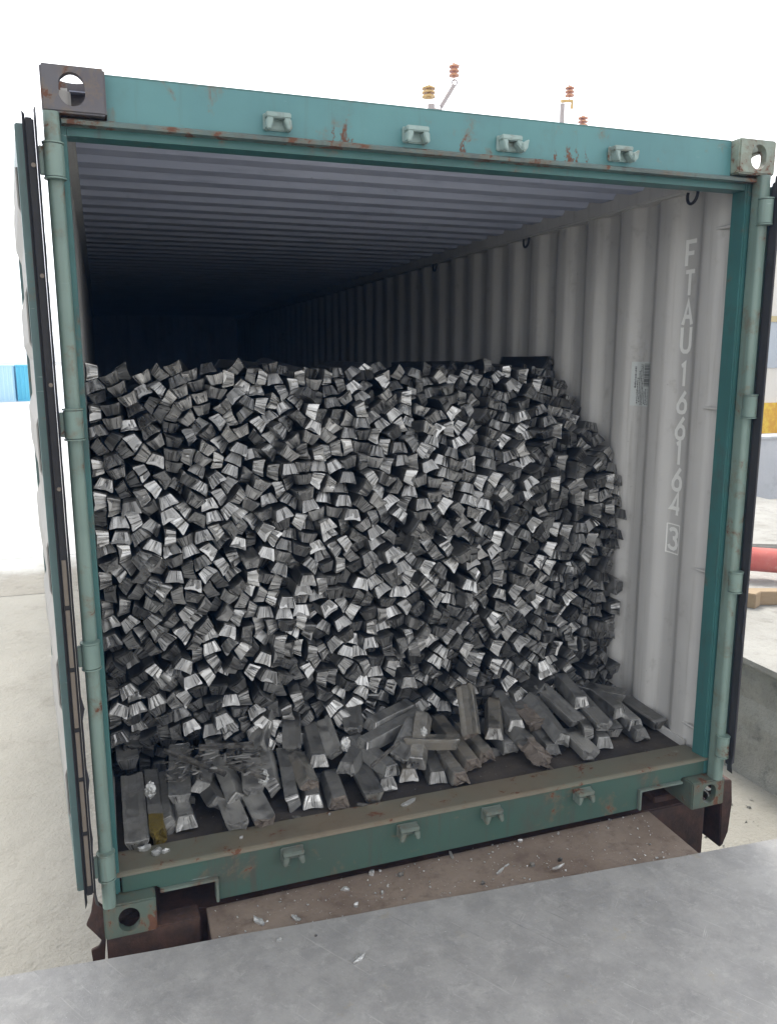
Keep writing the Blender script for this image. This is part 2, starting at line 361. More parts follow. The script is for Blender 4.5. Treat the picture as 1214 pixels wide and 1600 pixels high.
def stadium(w, h, n=8):
    r = min(w, h)/2; pts = []
    for k in range(4):
        cx = (w/2-r)*(1 if k in (0, 3) else -1); cy = (h/2-r)*(1 if k in (0, 1) else -1)
        for i in range(n+1):
            a = math.pi/2*(k+i/n); pts.append((cx+r*math.cos(a), cy+r*math.sin(a)))
    return pts
def casting(x0, z0, m, sx, sz):
    W_, H_, D_ = .162, .118, .178
    def ob(bm): 
        bmesh.ops.remove_doubles(bm, verts=bm.verts, dist=1e-5); bmesh.ops.recalc_face_normals(bm, faces=bm.faces)
        me = bpy.data.meshes.new('tmp'); bm.to_mesh(me); bm.free()
        o = bpy.data.objects.new('tmp', me); COL.objects.link(o); return o
    bm = bmesh.new(); box(bm, (x0, 0, z0), (x0+W_, D_, z0+H_)); bevel(bm, .005, 40, 2); base = ob(bm)
    cuts = []
    bm = bmesh.new(); box(bm, (x0+.026, .028, z0+.026), (x0+W_-.026, D_-.028, z0+H_-.026)); cuts.append(ob(bm))
    cx, cz, cy = x0+W_/2+.004*sx, z0+H_/2, D_/2
    bm = bmesh.new(); prism(bm, [(cx+u, cz+v) for u, v in stadium(.066, .084)], 1, -.02, .05); cuts.append(ob(bm))
    xo = (x0-.02, x0+.05) if sx < 0 else (x0+W_-.05, x0+W_+.02)
    bm = bmesh.new(); prism(bm, [(cy+u, cz+v) for u, v in stadium(.09, .062)], 0, *xo); cuts.append(ob(bm))
    zo = (z0-.02, z0+.05) if sz < 0 else (z0+H_-.05, z0+H_+.02)
    bm = bmesh.new(); prism(bm, [(x0+W_/2+u, cy+v) for u, v in stadium(.09, .13)], 2, *zo); cuts.append(ob(bm))
    for c in cuts:
        md = base.modifiers.new('b', 'BOOLEAN'); md.operation = 'DIFFERENCE'; md.solver = 'EXACT'; md.object = c
    dg = bpy.context.evaluated_depsgraph_get(); me = bpy.data.meshes.new_from_object(base.evaluated_get(dg))
    for o in cuts+[base]:
        d = o.data; bpy.data.objects.remove(o); bpy.data.meshes.remove(d)
    me.name = 'corner_casting'; me.materials.clear(); me.materials.append(m)
    o = bpy.data.objects.new('corner_casting', me); COL.objects.link(o); o.parent = ct; o.matrix_parent_inverse = PM[ct.name].inverted()
    return o
casting(0, HC-.118, M['cast_tl'], -1, 1); casting(WD-.162, HC-.118, M['cast_tr'], 1, 1)
casting(0, 0, M['cast_b'], -1, -1); casting(WD-.162, 0, M['cast_b'], 1, -1)

# door header: face, worn lip, set-back inner face
bm = bmesh.new(); prism(bm, [(.04, 2.468), (.045, 2.585), (.06, 2.585), (.06, 2.468)], 0, .163, WD-.163); hd = mk('door_header', bm, M['header'], ct)
bm = bmesh.new(); prism(bm, [(.022, 2.452), (.020, 2.462), (.028, 2.4675), (.0585, 2.4675), (.0585, 2.452)], 0, .045, WD-.045); mk('header_lip', bm, M['lip'], hd)
bm = bmesh.new(); prism(bm, [(.06, 2.43), (.06, 2.4665), (.128, 2.4665), (.128, 2.43)], 0, .056, WD-.074); mk('header_beam', bm, M['teal'], hd)
bm = bmesh.new(); prism(bm, [(.047, 2.5855), (.047, 2.591), (.30, 2.591), (.30, 2.5855)], 0, .163, WD-.163); mk('header_top_plate', bm, M['teal'], hd)

def keeper(x, z, m, par, flip=1, y=.04, slant=0):
    bm = bmesh.new()
    box(bm, (x-.040, y-.010, z-.022), (x+.040, y, z+.024))
    prism(bm, [(x-.037, z+.022*flip), (x-.036, z+.006*flip), (x+.036, z+.006*flip), (x+.037, z+.022*flip)], 1, y-.040, y-.0095)
    for sx in (-1, 1):
        a = x+sx*.036; i = x+sx*.017; s = slant*.012
        prism(bm, [(a, z+.0055*flip), (a+sx*.002+s, z-.024*flip), (a-sx*.010+s, z-.027*flip), (i, z-.006*flip), (i-sx*.002, z+.0055*flip)], 1, y-.044, y-.0098)
    if slant: prism(bm, [(x+.030, z-.004), (x+.056, z+.012), (x+.050, z-.020), (x+.034, z-.026)], 1, y-.050, y-.012)
    return mk('lock_keeper', bm, m, par, bev=.003)
for i, x in enumerate((.632, 1.062, 1.383, 1.80)): keeper(x, 2.505, M['keeper'], hd, 1, .042, 1 if i > 1 else 0)

# sill
Ln = [(.164, .02), (.164, .188), (WD-.164, .188), (WD-.164, .108), (2.052, .108), (2.052, .02), (.366, .02), (.366, .108), (.1645, .108), ]
bm = bmesh.new()
poly = [(.0605, .188), (.0605, .119), (.174, .119), (.174, .108), (.366, .108), (.366, .02), (2.052, .02), (2.052, .108), (WD-.174, .108), (WD-.174, .119), (WD-.0605, .119), (WD-.0605, .188)]
prism(bm, poly, 1, .055, .068); sl = mk('door_sill', bm, M['sillf'], ct, bev=.004, ang=50)
bm = bmesh.new(); prism(bm, [(.048, .181), (.050, .192), (.06, .195), (.20, .181), (.20, .166), (.06, .178)], 0, .046, WD-.046); mk('sill_plate', bm, M['sillt'], sl, bev=.002, ang=30)
for a, b_ in ((.366, .178), (2.052, WD-.178)):
    bm = bmesh.new(); s = 1 if b_ > a else -1
    prism(bm, [(a-s*.002, .022), (a-s*.002, .1105), (b_, .1105), (b_, .1015), (a+s*.008, .1015), (a+s*.008, .022)], 1, .040, .080); mk('pocket_lip', bm, M['keeperl'], sl, bev=.002)
for x in (.622, 1.048, 1.385, 1.782): keeper(x, .146, M['keeperl'], sl, 1, .055)

# corner posts
def rounded(x0, x1, y0, y1, r=.014, n=4):
    pts = []
    for cx, cy, a0 in ((x1-r, y1-r, 0), (x0+r, y1-r, 90), (x0+r, y0+r, 180), (x1-r, y0+r, 270)):
        for i in range(n+1): a = rad(a0+90*i/n); pts.append((cx+r*math.cos(a), cy+r*math.sin(a)))
    return pts
HZ = [(2.306, 2.387), (1.611, 1.688), (.929, 1.002), (.232, .312)]
for side in (0, 1):
    mx = (lambda x: x) if side == 0 else (lambda x: WD-x)
    sh = 0 if side == 0 else .018
    def pr(bm, x0, x1, y0, y1, z0, z1, r=None):
        a, b_ = sorted((mx(x0), mx(x1)))
        if r: prism(bm, rounded(a, b_, y0, y1, r), 2, z0, z1)
        else: box(bm, (a, y0, z0), (b_, y1, z1))
    inx = .055 if side == 0 else .073
    bm = bmesh.new(); pr(bm, .004, inx, .052, .129, .1185, 2.4725); post = mk('corner_post', bm, M['teal'], ct, bev=.006)
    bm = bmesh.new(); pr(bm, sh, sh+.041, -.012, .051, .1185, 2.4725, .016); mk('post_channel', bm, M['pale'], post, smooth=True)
    for z0, z1 in HZ:
        bm = bmesh.new(); c = mx(.021+sh)
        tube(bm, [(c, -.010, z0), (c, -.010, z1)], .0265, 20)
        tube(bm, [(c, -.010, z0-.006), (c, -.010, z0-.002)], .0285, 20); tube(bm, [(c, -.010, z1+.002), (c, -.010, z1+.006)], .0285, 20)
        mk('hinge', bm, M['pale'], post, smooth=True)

# side walls
PIT = .278
def sm(t_): return t_*t_*(3-2*t_)
def wx(y):
    u = (y-.228) % PIT
    if u < .066: return 2.395
    if u < .146: return 2.395+.035*sm((u-.066)/.080)
    if u < .204: return 2.430
    return 2.430-.035*sm((u-.204)/.074)
def wall_poly():
    ys = [.13]; k = -1
    while .228+k*PIT < 12.0:
        for u in (0, .066, .079, .093, .106, .119, .133, .146, .204, .216, .229, .241, .253, .266):
            y = .228+k*PIT+u
            if y > .131 and y < 12.0: ys.append(y)
        k += 1
    ys.append(12.1); return ys
ys = wall_poly()
def sidewall(mirror):
    f = (lambda x: WD-x) if mirror else (lambda x: x)
    pol = [(f(wx(y)), y) for y in ys]+[(f(wx(y)+.003), y) for y in reversed(ys)]
    bm = bmesh.new(); prism(bm, pol, 2, .15, 2.50); o = mk('side_wall', bm, [M['wall'], M['teal']], ct, smooth=True)
    for p_ in o.data.polygons:
        if p_.normal.x*(-1 if mirror else 1) > .2: p_.material_index = 1
    return o
sw = sidewall(False); sidewall(True)
for f in ((lambda x: x), (lambda x: WD-x)):
    a, b_ = sorted((f(2.366), f(2.434))); bx('top_rail', (a, .1295, 2.4835), (b_, 12.1, 2.572), M['wall'], ct, .008)
    a, b_ = sorted((f(2.386), f(2.394))); bx('floor_angle', (a, .2015, .1655), (b_, 12.0, .20), M['wall'], ct)
    a, b_ = sorted((f(2.3905), f(2.43))); bx('bottom_rail', (a, .18, .0), (b_, 12.1, .1495), M['teal'], ct)
# roof
zz = []; y = .129
while y < 12.0:
    zz += [(y, 2.562), (y+.085, 2.562), (y+.108, 2.540), (y+.195, 2.540)]; y += .218
zz.append((12.15, 2.562))
bm = bmesh.new(); prism(bm, zz+[(y_, z_+.003) for y_, z_ in reversed(zz)], 0, .069, WD-.069); mk('roof', bm, M['roofp'], ct)
# end wall
xs = [.05]; k = 0
pol = []
x = .06
while x < 2.3: pol += [(x, 12.06), (x+.07, 12.06), (x+.14, 12.09), (x+.21, 12.09)]; x += .28
pol = [(.0, 12.06)]+pol+[(2.438, 12.06), (2.438, 12.19), (0, 12.19)]
bm = bmesh.new(); prism(bm, pol, 2, .0, 2.585); mk('end_wall', bm, M['roofp'], ct)
bx('floor', (.045, .2003, .125), (2.393, 12.05, .165), M['floor'], ct)

# lettering on the right-hand wall, following the corrugation
GL = {'F': [[(0,0),(0,1),(1,1)], [(.09,.52),(.8,.52)]], 'T': [[(0,1),(1,1)], [(.5,.91),(.5,0)]],
 'A': [[(0,0),(.5,1),(1,0)], [(.2,.34),(.8,.34)]], 'U': [[(0,1),(0,.25),(.1,.08),(.3,0),(.7,0),(.9,.08),(1,.25),(1,1)]],
 '1': [[(.2,.88),(.55,1),(.55,0)]], '6': [[(.85,1),(.28,.58),(.05,.36),(.05,.18),(.15,.05),(.38,0),(.62,0),(.85,.05),(.97,.18),(.97,.40),(.85,.54),(.62,.6),(.40,.58),(.22,.48)]],
 '4': [[(.75,0),(.75,1),(0,.3),(1,.3)]], '3': [[(.05,.86),(.22,.97),(.5,1),(.78,.96),(.92,.82),(.9,.66),(.7,.55),(.45,.53)], [(.6,.52),(.85,.42),(.96,.25),(.88,.09),(.65,0),(.35,0),(.12,.05),(.02,.17)]]}
def stroke(bm, pts, wdt, dep):
    n = len(pts); L = []; R = []
    for i in range(n):
        p = Vector(pts[i]); a = (p-Vector(pts[i-1])).normalized() if i else None; b_ = (Vector(pts[i+1])-p).normalized() if i < n-1 else None
        if a is None: a = b_
        if b_ is None: b_ = a
        na = Vector((-a.y, a.x)); nb = Vector((-b_.y, b_.x)); m_ = (na+nb).normalized(); s = wdt/2/max(.45, m_.dot(na))
        L.append(p+m_*s); R.append(p-m_*s)
    def V(q): return bm.verts.new((wx(q.x)-dep-.00012*(i % 40), q.x, q.y))
    # split long runs so the paint hugs the corrugation
    for i in range(n-1):
        k = 4
        for j in range(k):
            t0, t1 = j/k, (j+1)/k
            bm.faces.new((V(L[i].lerp(L[i+1], t0)), V(L[i].lerp(L[i+1], t1)), V(R[i].lerp(R[i+1], t1)), V(R[i].lerp(R[i+1], t0))))
rows = [('F', 2.300, 2.204), ('T', 2.180, 2.085), ('A', 2.060, 1.966), ('U', 1.955, 1.855), ('1', 1.806, 1.711), ('6', 1.689, 1.600), ('6', 1.579, 1.489), ('1', 1.474, 1.376), ('6', 1.360, 1.266), ('4', 1.252, 1.154), ('3', 1.092, 1.004)]
for ch, z1, z0 in rows:
    bm = bmesh.new(); w_ = .054; yc = .408
    for i, st in enumerate(GL[ch]): stroke(bm, [(yc+w_/2-u*w_, z0+v*(z1-z0)) for u, v in st], .017, .0012+.0003*i)
    if ch == '3':
        w_ = .078; q = [(yc+w_/2, .984), (yc-w_/2, .984), (yc-w_/2, 1.112), (yc+w_/2, 1.112), (yc+w_/2, .981)]
        for i in range(4): stroke(bm, [q[i], q[i+1]], .006, .0021+.0003*(i % 2))
    mk('painted_letter', bm, M['white'], sw)
# bar code label
def patch(bm, y0, y1, z0, z1, dep, n=6):
    yy = sorted(set([y0, y1]+[y0+(y1-y0)*i/n for i in range(n)]+[v for v in ys if y0 < v < y1]))
    for a, b_ in zip(yy, yy[1:]): bm.faces.new([bm.verts.new((wx(p_)-dep, p_, z_)) for p_, z_ in ((a, z0), (b_, z0), (b_, z1), (a, z1))])
bm = bmesh.new(); patch(bm, .622, .748, 1.612, 1.812, .001); stk = mk('barcode_label', bm, M['label'], sw)
bm = bmesh.new(); random.seed(11); z = 1.803
while z > 1.70:
    h = random.choice((.0012, .002, .0034)); patch(bm, .628, .676, z-h, z, .0016, 1); z -= h+random.choice((.0014, .002, .003))
for yc, z0, z1 in ((.681, 1.62, 1.80), (.692, 1.62, 1.80), (.704, 1.63, 1.77), (.716, 1.62, 1.74), (.726, 1.70, 1.79), (.642, 1.62, 1.69), (.656, 1.62, 1.69), (.668, 1.625, 1.68)):
    z = z1
    while z > z0:
        h = random.uniform(.002, .006); patch(bm, yc, yc+random.uniform(.004, .008), z-h, z, .0016, 1); z -= h+random.uniform(.0015, .004)
mk('barcode_print', bm, M['ink'], sw)

# lashing rings and bars
def ring(y):
    bm = bmesh.new(); pts = [(2.360-.004*math.sin(a), y+.030*math.cos(a), 2.466-.036*math.sin(a)) for a in [math.pi*i/10 for i in range(-1, 12)]]
    tube(bm, pts, .006, 8); mk('lashing_ring', bm, M['steel'], ct, smooth=True)
for y in (.34, 1.69, 3.0): ring(y)
for z in (2.322, 1.630, .962, .272):
    bm = bmesh.new(); tube(bm, [(2.402, .128, z+.004), (2.398, .15, z), (2.397, .232, z)], .0065, 8); mk('lashing_bar', bm, M['wall'], ct, smooth=True)

# door leaves swung right round
def door(side):
    dr = empty('door', (0, 0, 0), '', ''); del dr['label']; del dr['category']; dr.parent = ct; dr.matrix_parent_inverse = PM[ct.name].inverted()
    z0, z1, Lg = .196, 2.437, 1.16
    if side == 0: loc = (-.020, .0, 0); ang = rad(5.2); s = 1
    else: loc = (WD-.016, .0, 0); ang = rad(-1.5); s = -1
    dr.location = loc; dr.rotation_euler = (0, 0, ang); PM[dr.name] = Matrix()
    def X(a, b_): return sorted((a*s, b_*s))
    def B(name, x0, x1, y0, y1, za, zb, m, par, bev=.003):
        a, b_ = X(x0, x1); bm = bmesh.new(); box(bm, (a, y0, za), (b_, y1, zb)); o = mk(name, bm, m, par, bev=bev)
        return o
    fr = B('door_frame', -.050 if side == 0 else -.038, -.008, .0, .052, z0, z1, M['dooredge'], dr)
    for n_, y0, y1, za, zb in (('frame_stile', Lg-.05, Lg, z0, z1), ('frame_rail', .053, Lg-.051, z0, z0+.10), ('frame_rail', .053, Lg-.051, z1-.10, z1)): B(n_, -.049 if side == 0 else -.037, -.009, y0, y1, za, zb, M['dooredge'], fr)
    pr_ = []; z = z0+.102
    while z < z1-.15:
        e_ = z1-.1; pr_ += [(-.040, z), (-.040, min(z+.09, e_)), (-.056, min(z+.14, e_)), (-.056, min(z+.27, e_)), (-.040, min(z+.32, e_))]; z += .36
    pr_.append((-.040, z1-.101))
    pr2 = pr_+[(x+.004, zz_) for x, zz_ in reversed(pr_)]
    # outline in xz, extruded along y
    bm = bmesh.new(); prism(bm, [(x*s, zz_) for x, zz_ in pr2], 1, .054, Lg-.052); mk('door_panel', bm, M['doorin'], dr)
    # rubber gasket: body and two lips that point at the camera
    ga, gb = (-.027, -.003) if side == 0 else (-.039, -.004)
    gs = B('gasket', ga, gb, -.020, -.0005, z0-.01, z1+.012, M['rubber'], dr, .004)
    random.seed(21+side)
    for xa, dx, ex in ((ga, -.0025, .018), (gb+.0005, .0012, .03)):
        if side == 1 and dx < 0: continue
        bm = bmesh.new(); n = 60; rows_ = []
        for i in range(n+1):
            zc = z0-.03+(z1+ex-z0+.03)*i/n
            tear = random.uniform(0, .009) if (zc < .95 and dx > 0 and random.random() < .4) else random.uniform(0, .001)
            rows_.append([bm.verts.new(((xa+dxx)*s, yy, zc)) for dxx, yy in ((0, -.0205), (dx*.8, -.042), (dx*2.2+(tear if dx > 0 else 0), -.052-tear*.5), (dx*2.6+.001+(tear if dx > 0 else 0), -.050-tear*.5), (dx+.002, -.036), (.003, -.0205))])
        for A, B_ in zip(rows_, rows_[1:]):
            for k in range(6): bm.faces.new((A[k], A[(k+1) % 6], B_[(k+1) % 6], B_[k]))
        bm.faces.new(rows_[0]); bm.faces.new(rows_[-1])
        mk('gasket_lip', bm, M['rubber'], gs)
    if side == 0:
        zs = [.215, .40, .58, .74, .93, 1.12, 1.27]
        for a, b_ in zip(zs, zs[1:]): B('retaining_strip', -.021, -.009, -.0245, -.0205, a+.008, b_-.006, M['strip'], gs, .001)
        bm = bmesh.new()
        for zc in (2.33, 2.05, 1.76, 1.47): tube(bm, [(-.012, -.0205, zc), (-.012, -.027, zc)], .006, 8)
        mk('rivets', bm, M['strip'], gs)
    for za, zb in HZ:
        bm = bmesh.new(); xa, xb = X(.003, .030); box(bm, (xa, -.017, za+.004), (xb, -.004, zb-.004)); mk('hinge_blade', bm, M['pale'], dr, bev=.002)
door(0); door(1)

# ------------------------------------------------------------------ trailer under the container
tr = empty('container_trailer', (1.22, .2, GZ), 'rusty brown trailer bed and rear beam carrying the green container', 'trailer')
bm = bmesh.new(); prism(bm, [(.325, .075), (2.125, .075), (2.118, -.56), (.322, -.56)], 2, -.028, -.0125); mk('deck_plate', bm, M['deck'], tr, bev=.002)
bx('deck_edge', (2.10, -.56, -.11), (2.116, .07, -.0285), M['rusty'], tr); bx('deck_edge', (.326, -.56, -.11), (.342, .07, -.0285), M['rusty'], tr)
bx('rear_beam', (.0, .10, -.42), (2.438, .30, -.029), M['rusty'], tr, .006)
bx('bearing_pad', (.004, .02, -.36), (.30, .095, -.003), M['rusty'], tr, .004); bx('bearing_pad', (2.20, .14, -.34), (2.434, .32, -.003), M['rusty'], tr, .004)
bm = bmesh.new(); prism(bm, [(2.545, .02), (2.60, .008), (2.612, -.10), (2.603, -.24), (2.578, -.30), (2.560, -.31), (2.553, -.16)], 1, .13, .30); mk('end_bracket', bm, M['rusty'], tr, bev=.004)
bx('bracket_web', (2.436, .24, -.30), (2.548, .26, -.01), M['rusty'], tr)
fl = [(-.021, .165), (-.021, .11), (.003, .081), (-.0, -.039), (-.010, -.13), (-.043, -.125), (-.047, -.064), (-.023, -.056), (-.012, -.036), (-.023, -.019), (-.056, .031), (-.039, .069)]
bm = bmesh.new(); prism(bm, fl, 1, .055, .067); mk('mud_flap', bm, M['rusty'], tr, bev=.002)
bx('chassis_beam', (.70, .31, -.55), (.84, 12.0, -.10), M['rusty'], tr); bx('chassis_beam', (1.60, .31, -.55), (1.74, 12.0, -.10), M['rusty'], tr)
for y in (3.2, 4.5):
    bm = bmesh.new(); tube(bm, [(.15, y, GZ+.52), (2.29, y, GZ+.52)], .06, 10); ax = mk('axle', bm, M['rusty'], tr, smooth=True)
    for x0 in (.12, 2.06):
        bm = bmesh.new(); tube(bm, [(x0, y, GZ+.52), (x0+.03, y, GZ+.52), (x0+.23, y, GZ+.52), (x0+.26, y, GZ+.52)], [.46, .515, .515, .46], 32); mk('tyre', bm, M['rubber'], tr, smooth=True)

# ------------------------------------------------------------------ ingots
PROF = [(-.050, -.0265), (-.048, -.0285), (-.036, -.0280), (-.018, -.0235), (.018, -.0235), (.036, -.0280), (.048, -.0285), (.050, -.0265), (.0475, -.014), (.0335, .0255), (.030, .0285), (-.030, .0285), (-.0335, .0255), (-.0475, -.014)]
NP = len(PROF)
def ingot_bm(L, near='c', far='c', seed=0, detail=8, wob=.0009, jag=.016, sw=.75, sh=.814):
    """an ingot lying along +Y; near end at y = 0. Returns bmesh with lc (local coordinates) and endm (casting end) layers; fracture faces use slot 1"""
    R = random.Random(seed); bm = bmesh.new()
    lc = bm.verts.layers.float_vector.new('lc'); em = bm.verts.layers.float.new('endm'); sxl = bm.verts.layers.float.new('sx')
    wsc = (1+R.uniform(-.03, .03))*sw; hsc = (1+R.uniform(-.04, .04))*sh; bend = R.uniform(-.004, .004); k = .26+R.uniform(-.06, .08)
    dent = [R.uniform(-.001, .001) for _ in PROF]
    def ring(y, sc, slope, endv, rough=0, yo=None):
        vs = []
        for i, (u, v) in enumerate(PROF):
            yy = y+slope*(v+.0285)+(yo[i] if yo else 0)
            j = rough
            p = Vector((u*wsc*sc+R.uniform(-wob, wob)+R.uniform(-j, j), yy+R.uniform(-j, j), (v*hsc)*sc+dent[i]+R.uniform(-wob, wob)+R.uniform(-j, j)))
            p.z += bend*math.sin(math.pi*yy/L)
            w = bm.verts.new(p); w[lc] = p; w[em] = endv; vs.append(w)
        return vs
    frac = []
    rings = []
    if near == 'c':
        rings += [ring(0, .945, k, 1.), ring(.0045, .985, k, 1.), ring(.0075, 1, k, .25), ring(.03, 1, k*.8, 0.)]
    else:
        yo = [R.uniform(0, jag)+ (.010 if PROF[i][1] > 0 else 0) for i in range(NP)]
        rings += [ring(0, .97, 0, 0., .0015, yo), ring(.012, 1, 0, 0., .0008, yo)]
    for i in range(1, detail): rings.append(ring(.035+(L-.07)*i/detail, 1, 0, 0.))
    if far == 'c': rings += [ring(L-.03, 1, -k*.8, 0.), ring(L-.0075, 1, -k, .25), ring(L, .945, -k, 1.)]
    else: rings += [ring(L-.01, 1, 0, 0., .001), ring(L, .95, 0, 0., .003)]
    for A, B in zip(rings, rings[1:]):
        for i in range(NP): bm.faces.new((A[i], A[(i+1) % NP], B[(i+1) % NP], B[i]))
    def cap(r, rough, ydir):
        if not rough:
            bm.faces.new(r if ydir < 0 else r[::-1])
            y0 = sum(v.co.y for v in r)/NP; sgn = 1 if ydir < 0 else -1
            cuts_ = [-1]+sorted(R.uniform(-.85, .85) for _ in range(R.choice((2, 3, 3, 4))))+[1]
            cols = []
            for sx_ in cuts_:
                off = 0 if abs(sx_) == 1 else R.uniform(-.0032, .0016)
                col_ = []
                for tv in (0., .5, 1.):
                    hw = (.0485+(.0312-.0485)*tv)*.945*wsc; u = sx_*hw
                    zb = -.0285+(.0050*max(0, 1-(abs(u)/.034)**2))
                    zv = (zb+(.0285-zb)*tv)*hsc*.945
                    y_ = (L if ydir > 0 else 0)+sgn*(k*(zv+.0285)+off+R.uniform(-.0008, .0008)-.0012)
                    w = bm.verts.new((u, y_, zv)); w[lc] = w.co; w[em] = 1.; w[sxl] = sx_; col_.append(w)
                cols.append(col_)
            for A, B in zip(cols, cols[1:]):
                for t_ in (0, 1):
                    q_ = (A[t_], B[t_], B[t_+1], A[t_+1]); bm.faces.new(q_ if ydir < 0 else q_[::-1])
            return
        prev = r
        c0 = sum((v.co for v in r), Vector())/NP
        for f in (.80, .58, .34):
            nr = []
            for v in r:
                p = c0.lerp(v.co, f*R.uniform(.93, 1.07)); p.y += R.uniform(-.009, .009)
                w = bm.verts.new(p); w[lc] = p; nr.append(w)
            for i in range(NP): bm.faces.new((prev[i], prev[(i+1) % NP], nr[(i+1) % NP], nr[i])).material_index = 1
            prev = nr
        w = bm.verts.new(c0+Vector((0, R.uniform(-.006, .006), 0))); w[lc] = w.co
        for i in range(NP): bm.faces.new((prev[i], prev[(i+1) % NP], w)).material_index = 1
    cap(rings[0], near != 'c', -1); cap(rings[-1], far != 'c', 1)
    return bm
def place(x, y, z, yaw, pitch, roll):
    return Matrix.Translation((x, y, z)) @ Matrix.Rotation(yaw, 4, 'Z') @ Matrix.Rotation(pitch, 4, 'X') @ Matrix.Rotation(roll, 4, 'Y')

variants = []
for s in range(10):
    L = .60+.01*(s % 3)
    variants.append(mesh('ingot', ingot_bm(L, 'c', 'c', 100+s, 3), [M['alu'], M['frac']]))
for s in range(2): variants.append(mesh('ingot', ingot_bm(.58, 'b', 'c', 140+s, 3), [M['alu'], M['frac']]))

